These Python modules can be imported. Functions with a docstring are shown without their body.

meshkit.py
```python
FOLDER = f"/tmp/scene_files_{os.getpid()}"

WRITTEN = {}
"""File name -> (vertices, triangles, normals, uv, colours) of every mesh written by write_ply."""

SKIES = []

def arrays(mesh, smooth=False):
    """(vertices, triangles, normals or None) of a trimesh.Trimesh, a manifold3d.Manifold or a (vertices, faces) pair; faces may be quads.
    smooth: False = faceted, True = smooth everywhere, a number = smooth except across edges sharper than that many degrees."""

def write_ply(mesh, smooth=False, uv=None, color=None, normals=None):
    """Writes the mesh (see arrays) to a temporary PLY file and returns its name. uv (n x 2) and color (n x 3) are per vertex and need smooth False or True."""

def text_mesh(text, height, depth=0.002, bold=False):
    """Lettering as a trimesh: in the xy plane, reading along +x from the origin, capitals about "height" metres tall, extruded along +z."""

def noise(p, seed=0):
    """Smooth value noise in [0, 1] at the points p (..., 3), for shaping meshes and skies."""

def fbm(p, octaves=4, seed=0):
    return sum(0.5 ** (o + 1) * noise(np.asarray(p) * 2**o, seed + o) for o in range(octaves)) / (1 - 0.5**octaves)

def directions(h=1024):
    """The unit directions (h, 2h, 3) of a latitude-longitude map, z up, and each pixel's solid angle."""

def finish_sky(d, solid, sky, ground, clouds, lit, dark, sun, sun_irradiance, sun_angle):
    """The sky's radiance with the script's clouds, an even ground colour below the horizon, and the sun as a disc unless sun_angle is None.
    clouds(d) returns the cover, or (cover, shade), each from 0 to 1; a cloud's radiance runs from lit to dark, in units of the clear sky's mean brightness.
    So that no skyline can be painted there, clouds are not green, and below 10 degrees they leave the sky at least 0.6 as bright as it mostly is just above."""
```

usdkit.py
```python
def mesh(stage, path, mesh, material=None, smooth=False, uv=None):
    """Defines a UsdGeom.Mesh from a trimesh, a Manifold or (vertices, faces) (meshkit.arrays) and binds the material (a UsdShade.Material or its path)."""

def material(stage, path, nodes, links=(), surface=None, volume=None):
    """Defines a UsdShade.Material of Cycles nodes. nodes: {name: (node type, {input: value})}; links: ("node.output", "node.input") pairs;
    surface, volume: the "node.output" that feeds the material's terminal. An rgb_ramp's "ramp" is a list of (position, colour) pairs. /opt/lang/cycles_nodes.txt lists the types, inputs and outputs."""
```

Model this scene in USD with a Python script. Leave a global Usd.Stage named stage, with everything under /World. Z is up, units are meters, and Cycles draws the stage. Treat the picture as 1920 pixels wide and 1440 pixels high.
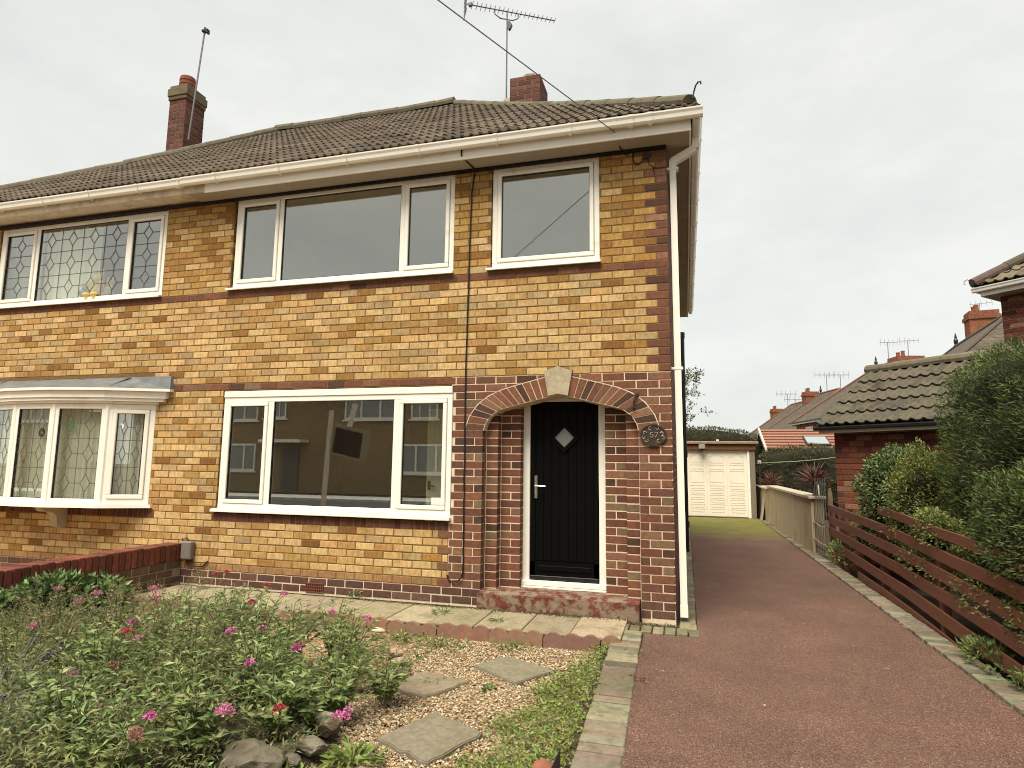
import math, random, numpy as np, trimesh, usdkit, meshkit
from pxr import Usd, UsdGeom, UsdLux, UsdShade, Gf, Sdf, Vt
from shapely.geometry import Polygon, box as sbox, LineString, MultiPolygon
from shapely import affinity
from scipy.spatial import ConvexHull

stage = Usd.Stage.CreateInMemory()
UsdGeom.SetStageUpAxis(stage, UsdGeom.Tokens.z)
UsdGeom.SetStageMetersPerUnit(stage, 1.0)
UsdGeom.Xform.Define(stage, '/World')
UsdGeom.Scope.Define(stage, '/World/Looks')
RNG = np.random.default_rng(57)

# ------------------------------------------------------------------ camera, sky, sun, exposure
EYE = np.array([.12201, -6.26854, 1.46986]); YAW, PITCH, ROLL, FPX = -.27425, .12714, .01139, 1154.44
EXPOSURE = 2.0
SUN_EL, SUN_AZ = math.radians(60), math.radians(194)      # azimuth clockwise from +Y: the brightest part of the overcast lies behind the camera
SUN_INT, SUN_ANGLE = .40, 36.0
SKY_STRENGTH = .1

def axes():
    cy, sy, cp, sp, cr, sr = math.cos(YAW), math.sin(YAW), math.cos(PITCH), math.sin(PITCH), math.cos(ROLL), math.sin(ROLL)
    fwd = np.array([sy*cp, cy*cp, sp]); right = np.array([cy, -sy, 0]); up = np.cross(right, fwd)
    return right*cr + up*sr, up*cr - right*sr, fwd
RIGHT, UP, FWD = axes()
cam = UsdGeom.Camera.Define(stage, '/World/camera')
m = Gf.Matrix4d(*[*RIGHT, 0, *UP, 0, *(-FWD), 0, *EYE, 1])
cam.AddTransformOp().Set(m)
cam.CreateHorizontalApertureAttr(36.0); cam.CreateVerticalApertureAttr(27.0)
cam.CreateFocalLengthAttr(36.0*FPX/1920)
cam.CreateClippingRangeAttr(Gf.Vec2f(.05, 2000))
cam.CreateExposureAttr(EXPOSURE)

SUN_DIR = np.array([math.sin(SUN_AZ)*math.cos(SUN_EL), math.cos(SUN_AZ)*math.cos(SUN_EL), math.sin(SUN_EL)])
usdkit.material(stage, '/World/Looks/sky_look', {
    'sky': ('sky_texture', {'sky_type': 'single_scattering', 'sun_disc': False, 'sun_elevation': SUN_EL, 'sun_rotation': SUN_AZ}),
    'tc': ('texture_coordinate', {}),
    'map': ('mapping', {'scale': (1.0, 1.0, 2.2)}),
    'n': ('noise_texture', {'scale': 1.9, 'detail': 6, 'roughness': .6}),
    'ramp': ('rgb_ramp', {'ramp': [(.30, (1.84, 1.90, 1.81)), (.5, (2.12, 2.14, 2.03)), (.70, (2.48, 2.46, 2.32))]}),
    'mx': ('mix_color', {'blend_type': 'mix', 'fac': .97}),
    'bg': ('background_shader', {'strength': SKY_STRENGTH})},
    [('tc.generated', 'map.vector'), ('map.vector', 'n.vector'), ('n.fac', 'ramp.fac'), ('sky.color', 'mx.a'), ('ramp.color', 'mx.b'), ('mx.result', 'bg.color')],
    surface='bg.background')
dome = UsdLux.DomeLight.Define(stage, '/World/sky')
UsdShade.MaterialBindingAPI.Apply(dome.GetPrim()).Bind(UsdShade.Material.Get(stage, '/World/Looks/sky_look'))
dome.GetPrim().SetCustomDataByKey('kind', 'structure')
sun = UsdLux.DistantLight.Define(stage, '/World/sun')
sun.CreateNormalizeAttr(True); sun.CreateIntensityAttr(SUN_INT); sun.CreateAngleAttr(SUN_ANGLE); sun.CreateColorAttr(Gf.Vec3f(1.0, .94, .80))
zz = SUN_DIR; xx = np.cross([0, 0, 1], zz); xx /= np.linalg.norm(xx); yy = np.cross(zz, xx)
sun.AddTransformOp().Set(Gf.Matrix4d(*[*xx, 0, *yy, 0, *zz, 0, 0, 0, 0, 1]))

def ray(u, w):
    return FWD + RIGHT*(u-960)/FPX - UP*(w-720)/FPX
def on(u, w, axis, val):
    """The world point that the photograph shows at pixel (u, w) on the plane axis = val: used while measuring the place."""
    d = ray(u, w); return EYE + d*(val-EYE[axis])/d[axis]
def project(p):
    c = np.atleast_2d(p) - EYE
    return np.stack([960 + FPX*(c@RIGHT)/(c@FWD), 720 - FPX*(c@UP)/(c@FWD)], 1)

# ------------------------------------------------------------------ scene helpers
USED, ORIGIN = {}, {'/World': np.zeros(3)}
def fresh(parent, name):
    k = (parent, name); n = USED.get(k, 0); USED[k] = n+1
    return f'{parent}/{name}' if n == 0 else f'{parent}/{name}_{n:03d}'
def tag(prim, label=None, cat=None, group=None, kind=None):
    for k, v in (('label', label), ('category', cat), ('group', group), ('kind', kind)):
        if v: prim.SetCustomDataByKey(k, v)
def thing(name, label=None, cat=None, loc=(0, 0, 0), rotz=0, group=None, kind=None):
    path = fresh('/World', name); x = UsdGeom.Xform.Define(stage, path)
    x.AddTranslateOp().Set(Gf.Vec3d(*map(float, loc)))
    if rotz: x.AddRotateZOp().Set(math.degrees(rotz))
    ORIGIN[path] = np.array(loc, float) if not rotz else np.zeros(3)
    tag(x.GetPrim(), label, cat, group, kind); return path

class MB:
    """Collects pieces into one mesh; every vertex carries a colour ('tone')."""
    def __init__(s): s.v, s.f, s.t, s.n = [], [], [], 0
    def add(s, v, f, tone=(.5, .5, .5)):
        v = np.asarray(v, float); f = np.asarray(f, int)
        if f.shape[1] == 4: f = np.vstack([f[:, [0, 1, 2]], f[:, [0, 2, 3]]])
        t = np.asarray(tone, float)
        s.v.append(v); s.f.append(f + s.n); s.t.append(np.broadcast_to(t, (len(v), 3)) if t.ndim == 1 else t); s.n += len(v); return s
    def tm(s, mesh, tone=(.5, .5, .5)): return s.add(mesh.vertices, mesh.faces, tone)
    def box(s, x0, x1, y0, y1, z0, z1, tone=(.5, .5, .5)):
        v = [(x, y, z) for x in (x0, x1) for y in (y0, y1) for z in (z0, z1)]
        return s.add(v, [(0, 1, 3, 2), (4, 6, 7, 5), (0, 4, 5, 1), (2, 3, 7, 6), (0, 2, 6, 4), (1, 5, 7, 3)], tone)
    def cbox(s, x0, x1, y0, y1, z0, z1, c=.004, tone=(.5, .5, .5)):
        v, f = chamfer_box(x0, x1, y0, y1, z0, z1, c); return s.add(v, f, tone)
    def tube(s, pts, r, n=8, tone=(.5, .5, .5), cap=True):
        pts = np.asarray(pts, float); k = len(pts); r = np.broadcast_to(r, (k,))
        tan = np.gradient(pts, axis=0); tan /= np.maximum(np.linalg.norm(tan, axis=1, keepdims=True), 1e-9)
        ref = np.array([0, 0, 1.]) if abs(tan[0][2]) < .9 else np.array([1., 0, 0])
        a = np.cross(tan, ref); a /= np.maximum(np.linalg.norm(a, axis=1, keepdims=True), 1e-9); b = np.cross(tan, a)
        th = np.arange(n)*2*np.pi/n
        v = (pts[:, None] + r[:, None, None]*(a[:, None]*np.cos(th)[None, :, None] + b[:, None]*np.sin(th)[None, :, None])).reshape(-1, 3)
        i = np.arange(k-1)[:, None]*n; j = np.arange(n)[None]; j2 = (j+1) % n
        f = np.stack([i+j, i+j2, i+n+j2, i+n+j], -1).reshape(-1, 4)
        s.add(v, f, tone)
        if cap:
            for e, o in ((0, 1), ((k-1)*n, -1)):
                ring = v[e:e+n]; c = np.vstack([ring, ring.mean(0)])
                s.add(c, [(q, (q+1) % n, n) if o > 0 else ((q+1) % n, q, n) for q in range(n)], tone)
        return s
    def prism(s, poly, fr, depth, tone=(.5, .5, .5)):
        """poly (shapely, in u,v) extruded by depth along fr's third axis; fr = (origin, u, v, w)."""
        o, u, v, w = [np.asarray(q, float) for q in fr]
        for g in getattr(poly, 'geoms', [poly]):
            if g.is_empty or g.area < 1e-7 or g.geom_type != 'Polygon': continue
            m = trimesh.creation.extrude_polygon(g, depth, engine='earcut')
            p = np.asarray(m.vertices); q = o + p[:, :1]*u + p[:, 1:2]*v + p[:, 2:]*w
            f = np.asarray(m.faces)
            if np.dot(np.cross(u, v), w) < 0: f = f[:, ::-1]
            s.add(q, f, tone)
        return s
    def join(s, o):
        if o.n:
            v, f, t = o.arrays(); s.add(v, f, t)
        return s
    def arrays(s): return np.vstack(s.v), np.vstack(s.f), np.vstack(s.t)

def chamfer_box(x0, x1, y0, y1, z0, z1, c):
    lo, hi = np.array([x0, y0, z0]), np.array([x1, y1, z1]); v = []
    for sx in (0, 1):
        for sy in (0, 1):
            for sz in (0, 1):
                k = np.array([sx, sy, sz]); corner = np.where(k, hi, lo); d = np.where(k, -c, c)
                for ax in range(3):
                    q = corner + d; q[ax] = corner[ax]; v.append(q)
    v = np.array(v); f = []
    idx = lambda sx, sy, sz, ax: (sx*4+sy*2+sz)*3+ax
    for ax in range(3):
        a, b = [k for k in range(3) if k != ax]
        for sgn in (0, 1):
            q = []
            for (p, r) in ((0, 0), (1, 0), (1, 1), (0, 1)):
                k = [0, 0, 0]; k[ax] = sgn; k[a] = p; k[b] = r; q.append(idx(*k, ax))
            f.append(q)
    for ax in range(3):                       # edges along ax
        a, b = [k for k in range(3) if k != ax]
        for p in (0, 1):
            for r in (0, 1):
                k0 = [0, 0, 0]; k0[a] = p; k0[b] = r; k1 = list(k0); k1[ax] = 1
                f.append([idx(*k0, a), idx(*k1, a), idx(*k1, b), idx(*k0, b)])
    t = []
    for k in range(8):
        t.append([k*3, k*3+1, k*3+2])
    f = [(q[0], q[1], q[2]) for q in f] + [(q[0], q[2], q[3]) for q in f] + [tuple(x) for x in t]
    f = np.array(f); ctr = (lo+hi)/2
    n = np.cross(v[f[:, 1]]-v[f[:, 0]], v[f[:, 2]]-v[f[:, 0]]); bad = (n*(v[f].mean(1)-ctr)).sum(1) < 0
    f[bad] = f[bad][:, ::-1]
    return v, f

def rodrigues(axis, ang):
    return trimesh.transformations.rotation_matrix(ang, axis)[:3, :3]

def part(name, mb, mat, parent='/World', smooth=False, label=None, cat=None, group=None, kind=None):
    v, f, t = mb.arrays() if isinstance(mb, MB) else mb
    top = '/'.join(parent.split('/')[:3])
    v = v - ORIGIN.get(top, np.zeros(3))
    path = fresh(parent, name); me = UsdGeom.Mesh.Define(stage, path)
    me.CreatePointsAttr(Vt.Vec3fArray.FromNumpy(np.ascontiguousarray(v, np.float32)))
    me.CreateFaceVertexCountsAttr(Vt.IntArray.FromNumpy(np.full(len(f), 3, np.int32)))
    me.CreateFaceVertexIndicesAttr(Vt.IntArray.FromNumpy(np.ascontiguousarray(f.ravel(), np.int32)))
    me.CreateSubdivisionSchemeAttr('none')
    if smooth:
        n = np.zeros_like(v); fn = np.cross(v[f[:, 1]]-v[f[:, 0]], v[f[:, 2]]-v[f[:, 0]])
        for k in range(3): np.add.at(n, f[:, k], fn)
        n /= np.maximum(np.linalg.norm(n, axis=1, keepdims=True), 1e-12)
        me.CreateNormalsAttr(Vt.Vec3fArray.FromNumpy(n.astype(np.float32))); me.SetNormalsInterpolation('vertex')
    pv = UsdGeom.PrimvarsAPI(me).CreatePrimvar('tone', Sdf.ValueTypeNames.Color3fArray, 'vertex')
    pv.Set(Vt.Vec3fArray.FromNumpy(np.ascontiguousarray(t, np.float32)))
    if mat: UsdShade.MaterialBindingAPI.Apply(me.GetPrim()).Bind(UsdShade.Material.Get(stage, '/World/Looks/'+mat))
    tag(me.GetPrim(), label, cat, group, kind)
    return path

def pieces(name, items, mat, parent, limit=300, rest=None):
    """items: list of MB; the largest in the picture become parts of their own, the rest one part."""
    def seen(mb):
        v = mb.arrays()[0]
        if ((v-EYE)@FWD).min() < .3: return 0
        p = project(v); lo = np.clip(p.min(0), [0, 0], [1920, 1440]); hi = np.clip(p.max(0), [0, 0], [1920, 1440])
        return float(np.prod(hi-lo))
    area = np.array([seen(mb) for mb in items]); order = np.argsort(-area, kind='stable')
    left = MB()
    for k, i in enumerate(order):
        if k < limit and area[i] > 60: part(name, items[i], mat, parent)
        else: left.join(items[i])
    if left.n: part(rest or 'far_'+name+'s', left, mat, parent, kind='stuff')

def jit(c, s=.08, rng=RNG):
    c = np.asarray(c, float); return np.clip(c*(1+rng.normal(0, s))*(1+rng.normal(0, s*.3, 3)), .005, .95)

# ------------------------------------------------------------------ materials
def principled(name, rough=.8, color=None, tone=True, var=.25, scale=14, detail=5, bump=.25, bscale=60, spec=.3, stretch=None, dirt=None, dscale=3, dlo=.5, dhi=.7, trans=0, dist=.004, **kw):
    """Tone (a mesh attribute) or one colour, broken up by noise, with an optional dirt colour in patches and a fine bump."""
    n = {'p': ('principled_bsdf', {'roughness': rough, 'specular_ior_level': spec, **kw}), 'tc': ('texture_coordinate', {}), 'geo': ('geometry', {}),
         'map': ('mapping', {'scale': stretch or (1, 1, 1)}),
         'n1': ('noise_texture', {'scale': scale, 'detail': detail, 'roughness': .6}), 'r1': ('rgb_ramp', {'ramp': [(.25, (1-var,)*3), (.75, (1+var,)*3)]}),
         'mul': ('mix_color', {'blend_type': 'multiply', 'fac': 1.0, 'a': tuple(color) if color is not None else (.5, .5, .5)})}
    l = [('geo.position', 'map.vector'), ('map.vector', 'n1.vector'), ('n1.fac', 'r1.fac'), ('r1.color', 'mul.b')]
    if color is None:
        n['at'] = ('attribute', {'attribute': 'tone'}); l.append(('at.color', 'mul.a'))
    out = 'mul.result'
    if dirt is not None:
        n['n2'] = ('noise_texture', {'scale': dscale, 'detail': 8, 'roughness': .68}); n['r2'] = ('rgb_ramp', {'ramp': [(dlo, (0, 0, 0)), (dhi, (1, 1, 1))]})
        n['md'] = ('mix_color', {'blend_type': 'mix', 'b': tuple(dirt)})
        l += [('geo.position', 'n2.vector'), ('n2.fac', 'r2.fac'), ('r2.color', 'md.fac'), (out, 'md.a')]; out = 'md.result'
    l.append((out, 'p.base_color'))
    if bump:
        n['n3'] = ('noise_texture', {'scale': bscale, 'detail': 6, 'roughness': .65}); n['bu'] = ('bump', {'strength': bump, 'distance': dist})
        l += [('geo.position', 'n3.vector'), ('n3.fac', 'bu.height'), ('bu.normal', 'p.normal')]
    surf = 'p.BSDF'
    if trans:
        n['tr'] = ('translucent_bsdf', {}); n['mc'] = ('mix_closure', {'fac': trans}); l += [(out, 'tr.color'), ('p.BSDF', 'mc.closure1'), ('tr.BSDF', 'mc.closure2')]; surf = 'mc.closure'
    usdkit.material(stage, '/World/Looks/'+name, n, l, surface=surf)

principled('buff_brick_look', .9, var=.36, scale=20, stretch=(1.6, 1, .7), bump=.5, bscale=120, dirt=(.19, .115, .04), dscale=2.6, dlo=.54, dhi=.80)
principled('red_brick_look', .88, var=.30, scale=22, bump=.5, bscale=110)
principled('buff_mortar_look', .95, (.165, .092, .033), var=.3, scale=30, bump=.5, bscale=150)
principled('pale_mortar_look', .95, (.62, .49, .345), var=.18, scale=20, bump=.4, bscale=150)
principled('grey_mortar_look', .95, (.30, .22, .15), var=.2, scale=20, bump=.4, bscale=150)
principled('upvc_look', .38, (.81, .77, .675), var=.04, scale=3, bump=.05, bscale=20, spec=.4, dirt=(.46, .385, .27), dscale=3.5, dlo=.58, dhi=.95)
principled('dirty_fascia_look', .6, (.66, .58, .45), var=.12, scale=6, bump=.15, dirt=(.33, .27, .18), dscale=5, dlo=.5, dhi=.75)
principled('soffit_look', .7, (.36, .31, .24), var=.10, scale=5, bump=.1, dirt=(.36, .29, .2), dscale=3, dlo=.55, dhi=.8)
principled('tile_look', .92, var=.30, scale=18, bump=.6, bscale=90, dirt=(.14, .115, .075), dscale=7, dlo=.58, dhi=.80)
principled('moss_tile_look', .95, var=.35, scale=12, bump=.8, bscale=60, dirt=(.115, .10, .062), dscale=6, dlo=.42, dhi=.7)
principled('lead_look', .55, (.125, .13, .135), var=.3, scale=6, bump=.2, bscale=25, dirt=(.26, .26, .25), dscale=7, dlo=.52, dhi=.8, spec=.4)
principled('stone_look', .9, var=.25, scale=20, bump=.5, bscale=80, dirt=(.62, .58, .48), dscale=9, dlo=.60, dhi=.70)
principled('rock_look', .95, var=.4, scale=14, bump=.9, bscale=45, dirt=(.12, .10, .055), dscale=7, dlo=.5, dhi=.65, dist=.01)
principled('slab_look', .95, var=.28, scale=30, bump=.6, bscale=110, dirt=(.13, .115, .06), dscale=5, dlo=.48, dhi=.75)
principled('paver_look', .95, var=.25, scale=22, bump=.5, bscale=120, dirt=(.075, .07, .035), dscale=9, dlo=.50, dhi=.72)
principled('step_look', .8, (.115, .028, .021), var=.25, scale=12, bump=.6, bscale=60, dirt=(.20, .15, .10), dscale=10, dlo=.44, dhi=.55)
principled('terracotta_look', .9, var=.2, scale=20, bump=.4, bscale=90)
principled('gravel_look', .8, var=.2, scale=60, bump=0, spec=.25)
principled('gravel_bed_look', .95, (.30, .20, .11), var=.6, scale=70, detail=8, bump=1, bscale=90, dist=.01)
principled('soil_look', .98, (.055, .038, .024), var=.5, scale=18, bump=1, bscale=40, dist=.02)
principled('ground_look', .98, (.09, .075, .05), var=.4, scale=4, bump=.6, bscale=20)
principled('leaf_look', .5, var=.15, scale=10, bump=0, trans=.28, spec=.35)
principled('dark_leaf_look', .42, var=.15, scale=10, bump=0, trans=.18, spec=.45)
principled('petal_look', .7, var=.15, scale=30, bump=0, trans=.3)
principled('stem_look', .8, var=.2, scale=30, bump=0)
principled('bark_look', .95, (.12, .085, .05), var=.4, scale=20, bump=.8)
principled('fence_look', .62, (.15, .058, .035), var=.25, scale=5, stretch=(12, 1, 12), bump=.3, bscale=30, spec=.3)
principled('timber_look', .8, (.16, .065, .03), var=.35, scale=8, stretch=(1, 6, 6), bump=.4)
principled('grey_timber_look', .9, (.26, .19, .12), var=.3, scale=10, bump=.4)
principled('render_look', .95, (.40, .31, .19), var=.14, scale=2, stretch=(1.3, 1.3, .6), bump=.5, bscale=140, dirt=(.22, .16, .09), dscale=2.5, dlo=.52, dhi=.85)
principled('concrete_look', .95, (.42, .36, .27), var=.2, scale=9, bump=.4, bscale=80, dirt=(.24, .2, .13), dscale=5, dlo=.5, dhi=.75)
principled('pebbledash_look', .95, (.20, .16, .12), var=.9, scale=70, detail=3, bump=1, bscale=70, dist=.01)
principled('garage_door_look', .5, (.76, .69, .565), var=.05, scale=4, bump=.05, dirt=(.52, .44, .32), dscale=3, dlo=.6, dhi=.9)
principled('black_door_look', .5, (.0025, .0022, .002), var=.15, scale=60, stretch=(6, 6, .4), bump=.15, bscale=80, spec=.08, coat_weight=.0)
principled('black_plastic_look', .4, (.01, .01, .01), var=.1, bump=0, spec=.4)
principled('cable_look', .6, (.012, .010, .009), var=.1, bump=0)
principled('chrome_look', .22, (.75, .74, .72), var=.05, bump=0, metallic=1.0)
principled('dark_metal_look', .5, (.05, .05, .05), var=.3, scale=12, bump=.2, metallic=.6)
principled('gate_metal_look', .6, (.13, .12, .11), var=.2, scale=10, bump=.2)
principled('aerial_metal_look', .5, (.16, .16, .16), var=.2, bump=0, metallic=.4)
principled('rust_look', .85, (.23, .085, .05), var=.4, scale=14, bump=.6, bscale=50)
principled('bronze_look', .5, (.055, .042, .032), var=.25, scale=30, bump=.3, bscale=60, metallic=.5, dirt=(.11, .08, .06), dscale=16, dlo=.55, dhi=.75)
principled('plaster_look', .9, (.55, .50, .42), var=.05, scale=2, bump=0)
principled('carpet_look', .95, (.20, .17, .13), var=.15, scale=30, bump=0)
principled('fabric_look', .9, var=.08, scale=20, bump=.2, bscale=200, trans=.25)
principled('curtain_look', .9, var=.04, scale=20, bump=.15, bscale=200)
principled('plain_look', .6, var=.08, scale=10, bump=0)
principled('chimney_pot_look', .85, (.21, .065, .035), var=.25, scale=12, bump=.3)
principled('grey_box_look', .55, (.16, .135, .115), var=.12, scale=6, bump=.1)
principled('asphalt_look', .95, (.055, .053, .05), var=.3, scale=40, bump=.5, bscale=120)
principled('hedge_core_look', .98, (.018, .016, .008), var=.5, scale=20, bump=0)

usdkit.material(stage, '/World/Looks/glass_look', {'lw': ('layer_weight', {'blend': .5}), 'pw': ('math', {'math_type': 'power', 'value2': 5.0}), 'ma': ('math', {'math_type': 'multiply_add', 'value2': .80, 'value3': .195}),
    'tr': ('transparent_bsdf', {'color': (.93, .95, .92)}), 'gl': ('glossy_bsdf', {'color': (1.0, .98, .92), 'roughness': .0}), 'mx': ('mix_closure', {})},
    [('lw.facing', 'pw.value1'), ('pw.value', 'ma.value1'), ('ma.value', 'mx.fac'), ('tr.BSDF', 'mx.closure1'), ('gl.BSDF', 'mx.closure2')], surface='mx.closure')

# the red tarmac drive: crushed red stone in binder, worn greyer in patches, moss near the garage
usdkit.material(stage, '/World/Looks/tarmac_look', {
    'geo': ('geometry', {}), 'vo': ('voronoi_texture', {'scale': 210}), 'sep': ('separate_color', {}),
    'r1': ('rgb_ramp', {'ramp': [(0, (.054, .027, .020)), (.5, (.108, .059, .043)), (.82, (.162, .094, .068)), (.95, (.22, .135, .10)), (1, (.36, .26, .19))]}),
    'n2': ('noise_texture', {'scale': 1.3, 'detail': 6, 'roughness': .65}), 'r2': ('rgb_ramp', {'ramp': [(.3, (.80, .82, .84)), (.7, (1.18, 1.16, 1.13))]}),
    'mul': ('mix_color', {'blend_type': 'multiply', 'fac': 1.0}),
    'sx': ('separate_xyz', {}), 'mr': ('map_range', {'from_min': 4.6, 'from_max': 11.2, 'to_min': 0, 'to_max': 1, 'clamp': True}),
    'n3': ('noise_texture', {'scale': 1.5, 'detail': 8, 'roughness': .75}), 'ad': ('math', {'math_type': 'add'}),
    'mr2': ('map_range', {'from_min': .86, 'from_max': 1.20, 'to_min': 0, 'to_max': .9, 'clamp': True}),
    'moss': ('mix_color', {'blend_type': 'mix', 'b': (.15, .155, .026)}),
    'n5': ('noise_texture', {'scale': 2.3, 'detail': 7, 'roughness': .7}), 'r5': ('rgb_ramp', {'ramp': [(.36, (.35, .35, .35)), (.58, (1, 1, 1))]}), 'm5': ('math', {'math_type': 'multiply'}), 'n4': ('noise_texture', {'scale': 110, 'detail': 5}), 'bu': ('bump', {'strength': .8, 'distance': .006}),
    'p': ('principled_bsdf', {'roughness': .93, 'specular_ior_level': .2})},
    [('geo.position', 'vo.vector'), ('vo.color', 'sep.color'), ('sep.r', 'r1.fac'), ('geo.position', 'n2.vector'), ('n2.fac', 'r2.fac'), ('r1.color', 'mul.a'), ('r2.color', 'mul.b'),
     ('geo.position', 'sx.vector'), ('sx.y', 'mr.value'), ('geo.position', 'n3.vector'), ('mr.result', 'ad.value1'), ('n3.fac', 'ad.value2'), ('ad.value', 'mr2.value'), ('mr2.result', 'm5.value1'), ('geo.position', 'n5.vector'), ('n5.fac', 'r5.fac'), ('r5.color', 'm5.value2'), ('m5.value', 'moss.fac'), ('mul.result', 'moss.a'),
     ('moss.result', 'p.base_color'), ('geo.position', 'n4.vector'), ('n4.fac', 'bu.height'), ('bu.normal', 'p.normal')], surface='p.BSDF')

def brick_wall_look(name, c1, c2, mortar, rot=0.0):
    """Brickwork too far away, or too edge-on, to tell the bricks apart. Laid out along the wall: u = x cos + y sin."""
    usdkit.material(stage, '/World/Looks/'+name, {
        'geo': ('geometry', {}), 'sx': ('separate_xyz', {}), 'mu': ('math', {'math_type': 'add'}), 'cx': ('combine_xyz', {}),
        'br': ('brick_texture', {'color1': c1, 'color2': c2, 'mortar': mortar, 'scale': 1, 'mortar_size': .006, 'brick_width': .228, 'row_height': .0825}),
        'n': ('noise_texture', {'scale': 9, 'detail': 5}), 'r': ('rgb_ramp', {'ramp': [(.3, (.7, .7, .7)), (.7, (1.25, 1.25, 1.25))]}), 'm': ('mix_color', {'blend_type': 'multiply', 'fac': 1.0}),
        'p': ('principled_bsdf', {'roughness': .9, 'specular_ior_level': .2})},
        [('geo.position', 'sx.vector'), ('sx.x', 'mu.value1'), ('sx.y', 'mu.value2'), ('mu.value', 'cx.x'), ('sx.z', 'cx.y'), ('cx.vector', 'br.vector'), ('geo.position', 'n.vector'), ('n.fac', 'r.fac'), ('br.color', 'm.a'), ('r.color', 'm.b'), ('m.result', 'p.base_color')], surface='p.BSDF')
brick_wall_look('far_brick_look', (.20, .065, .035), (.13, .045, .028), (.26, .18, .12))
brick_wall_look('side_brick_look', (.15, .055, .035), (.10, .04, .025), (.30, .22, .15))
def slate_look(name, c1, c2, gap):
    usdkit.material(stage, '/World/Looks/'+name, {
        'geo': ('geometry', {}), 'sx': ('separate_xyz', {}), 'mu': ('math', {'math_type': 'add'}), 'sc': ('math', {'math_type': 'multiply', 'value2': 1.6}), 'cx': ('combine_xyz', {}),
        'br': ('brick_texture', {'color1': c1, 'color2': c2, 'mortar': gap, 'scale': 1, 'mortar_size': .012, 'brick_width': .25, 'row_height': .24}),
        'n': ('noise_texture', {'scale': 3, 'detail': 7, 'roughness': .7}), 'r': ('rgb_ramp', {'ramp': [(.3, (.65, .65, .65)), (.7, (1.35, 1.33, 1.25))]}), 'm': ('mix_color', {'blend_type': 'multiply', 'fac': 1.0}),
        'p': ('principled_bsdf', {'roughness': .9, 'specular_ior_level': .2})},
        [('geo.position', 'sx.vector'), ('sx.x', 'mu.value1'), ('sx.y', 'mu.value2'), ('mu.value', 'cx.x'), ('sx.z', 'sc.value1'), ('sc.value', 'cx.y'), ('cx.vector', 'br.vector'), ('geo.position', 'n.vector'), ('n.fac', 'r.fac'), ('br.color', 'm.a'), ('r.color', 'm.b'), ('m.result', 'p.base_color')], surface='p.BSDF')
slate_look('grey_roof_look', (.115, .095, .075), (.085, .07, .055), (.05, .04, .03))
slate_look('orange_roof_look', (.27, .095, .05), (.19, .07, .04), (.09, .045, .03))
usdkit.material(stage, '/World/Looks/mirror_pane_look', {'p': ('principled_bsdf', {'base_color': (.22, .22, .21), 'roughness': .25, 'specular_ior_level': .9})}, [], surface='p.BSDF')
usdkit.material(stage, '/World/Looks/lead_line_look', {'p': ('principled_bsdf', {'base_color': (.07, .07, .068), 'roughness': .6})}, [], surface='p.BSDF')
principled('worn_bronze_look', .45, (.34, .27, .20), var=.2, scale=30, bump=.2, metallic=.5)
brick_wall_look('opposite_brick_look', (.31, .215, .12), (.23, .155, .085), (.27, .2, .13))
brick_wall_look('far_stack_look', (.24, .085, .042), (.18, .062, .034), (.18, .105, .065))
usdkit.material(stage, '/World/Looks/sky_pane_look', {'p': ('principled_bsdf', {'base_color': (.5, .52, .53), 'roughness': .12, 'specular_ior_level': 1.0, 'metallic': .6})}, [], surface='p.BSDF')

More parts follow.
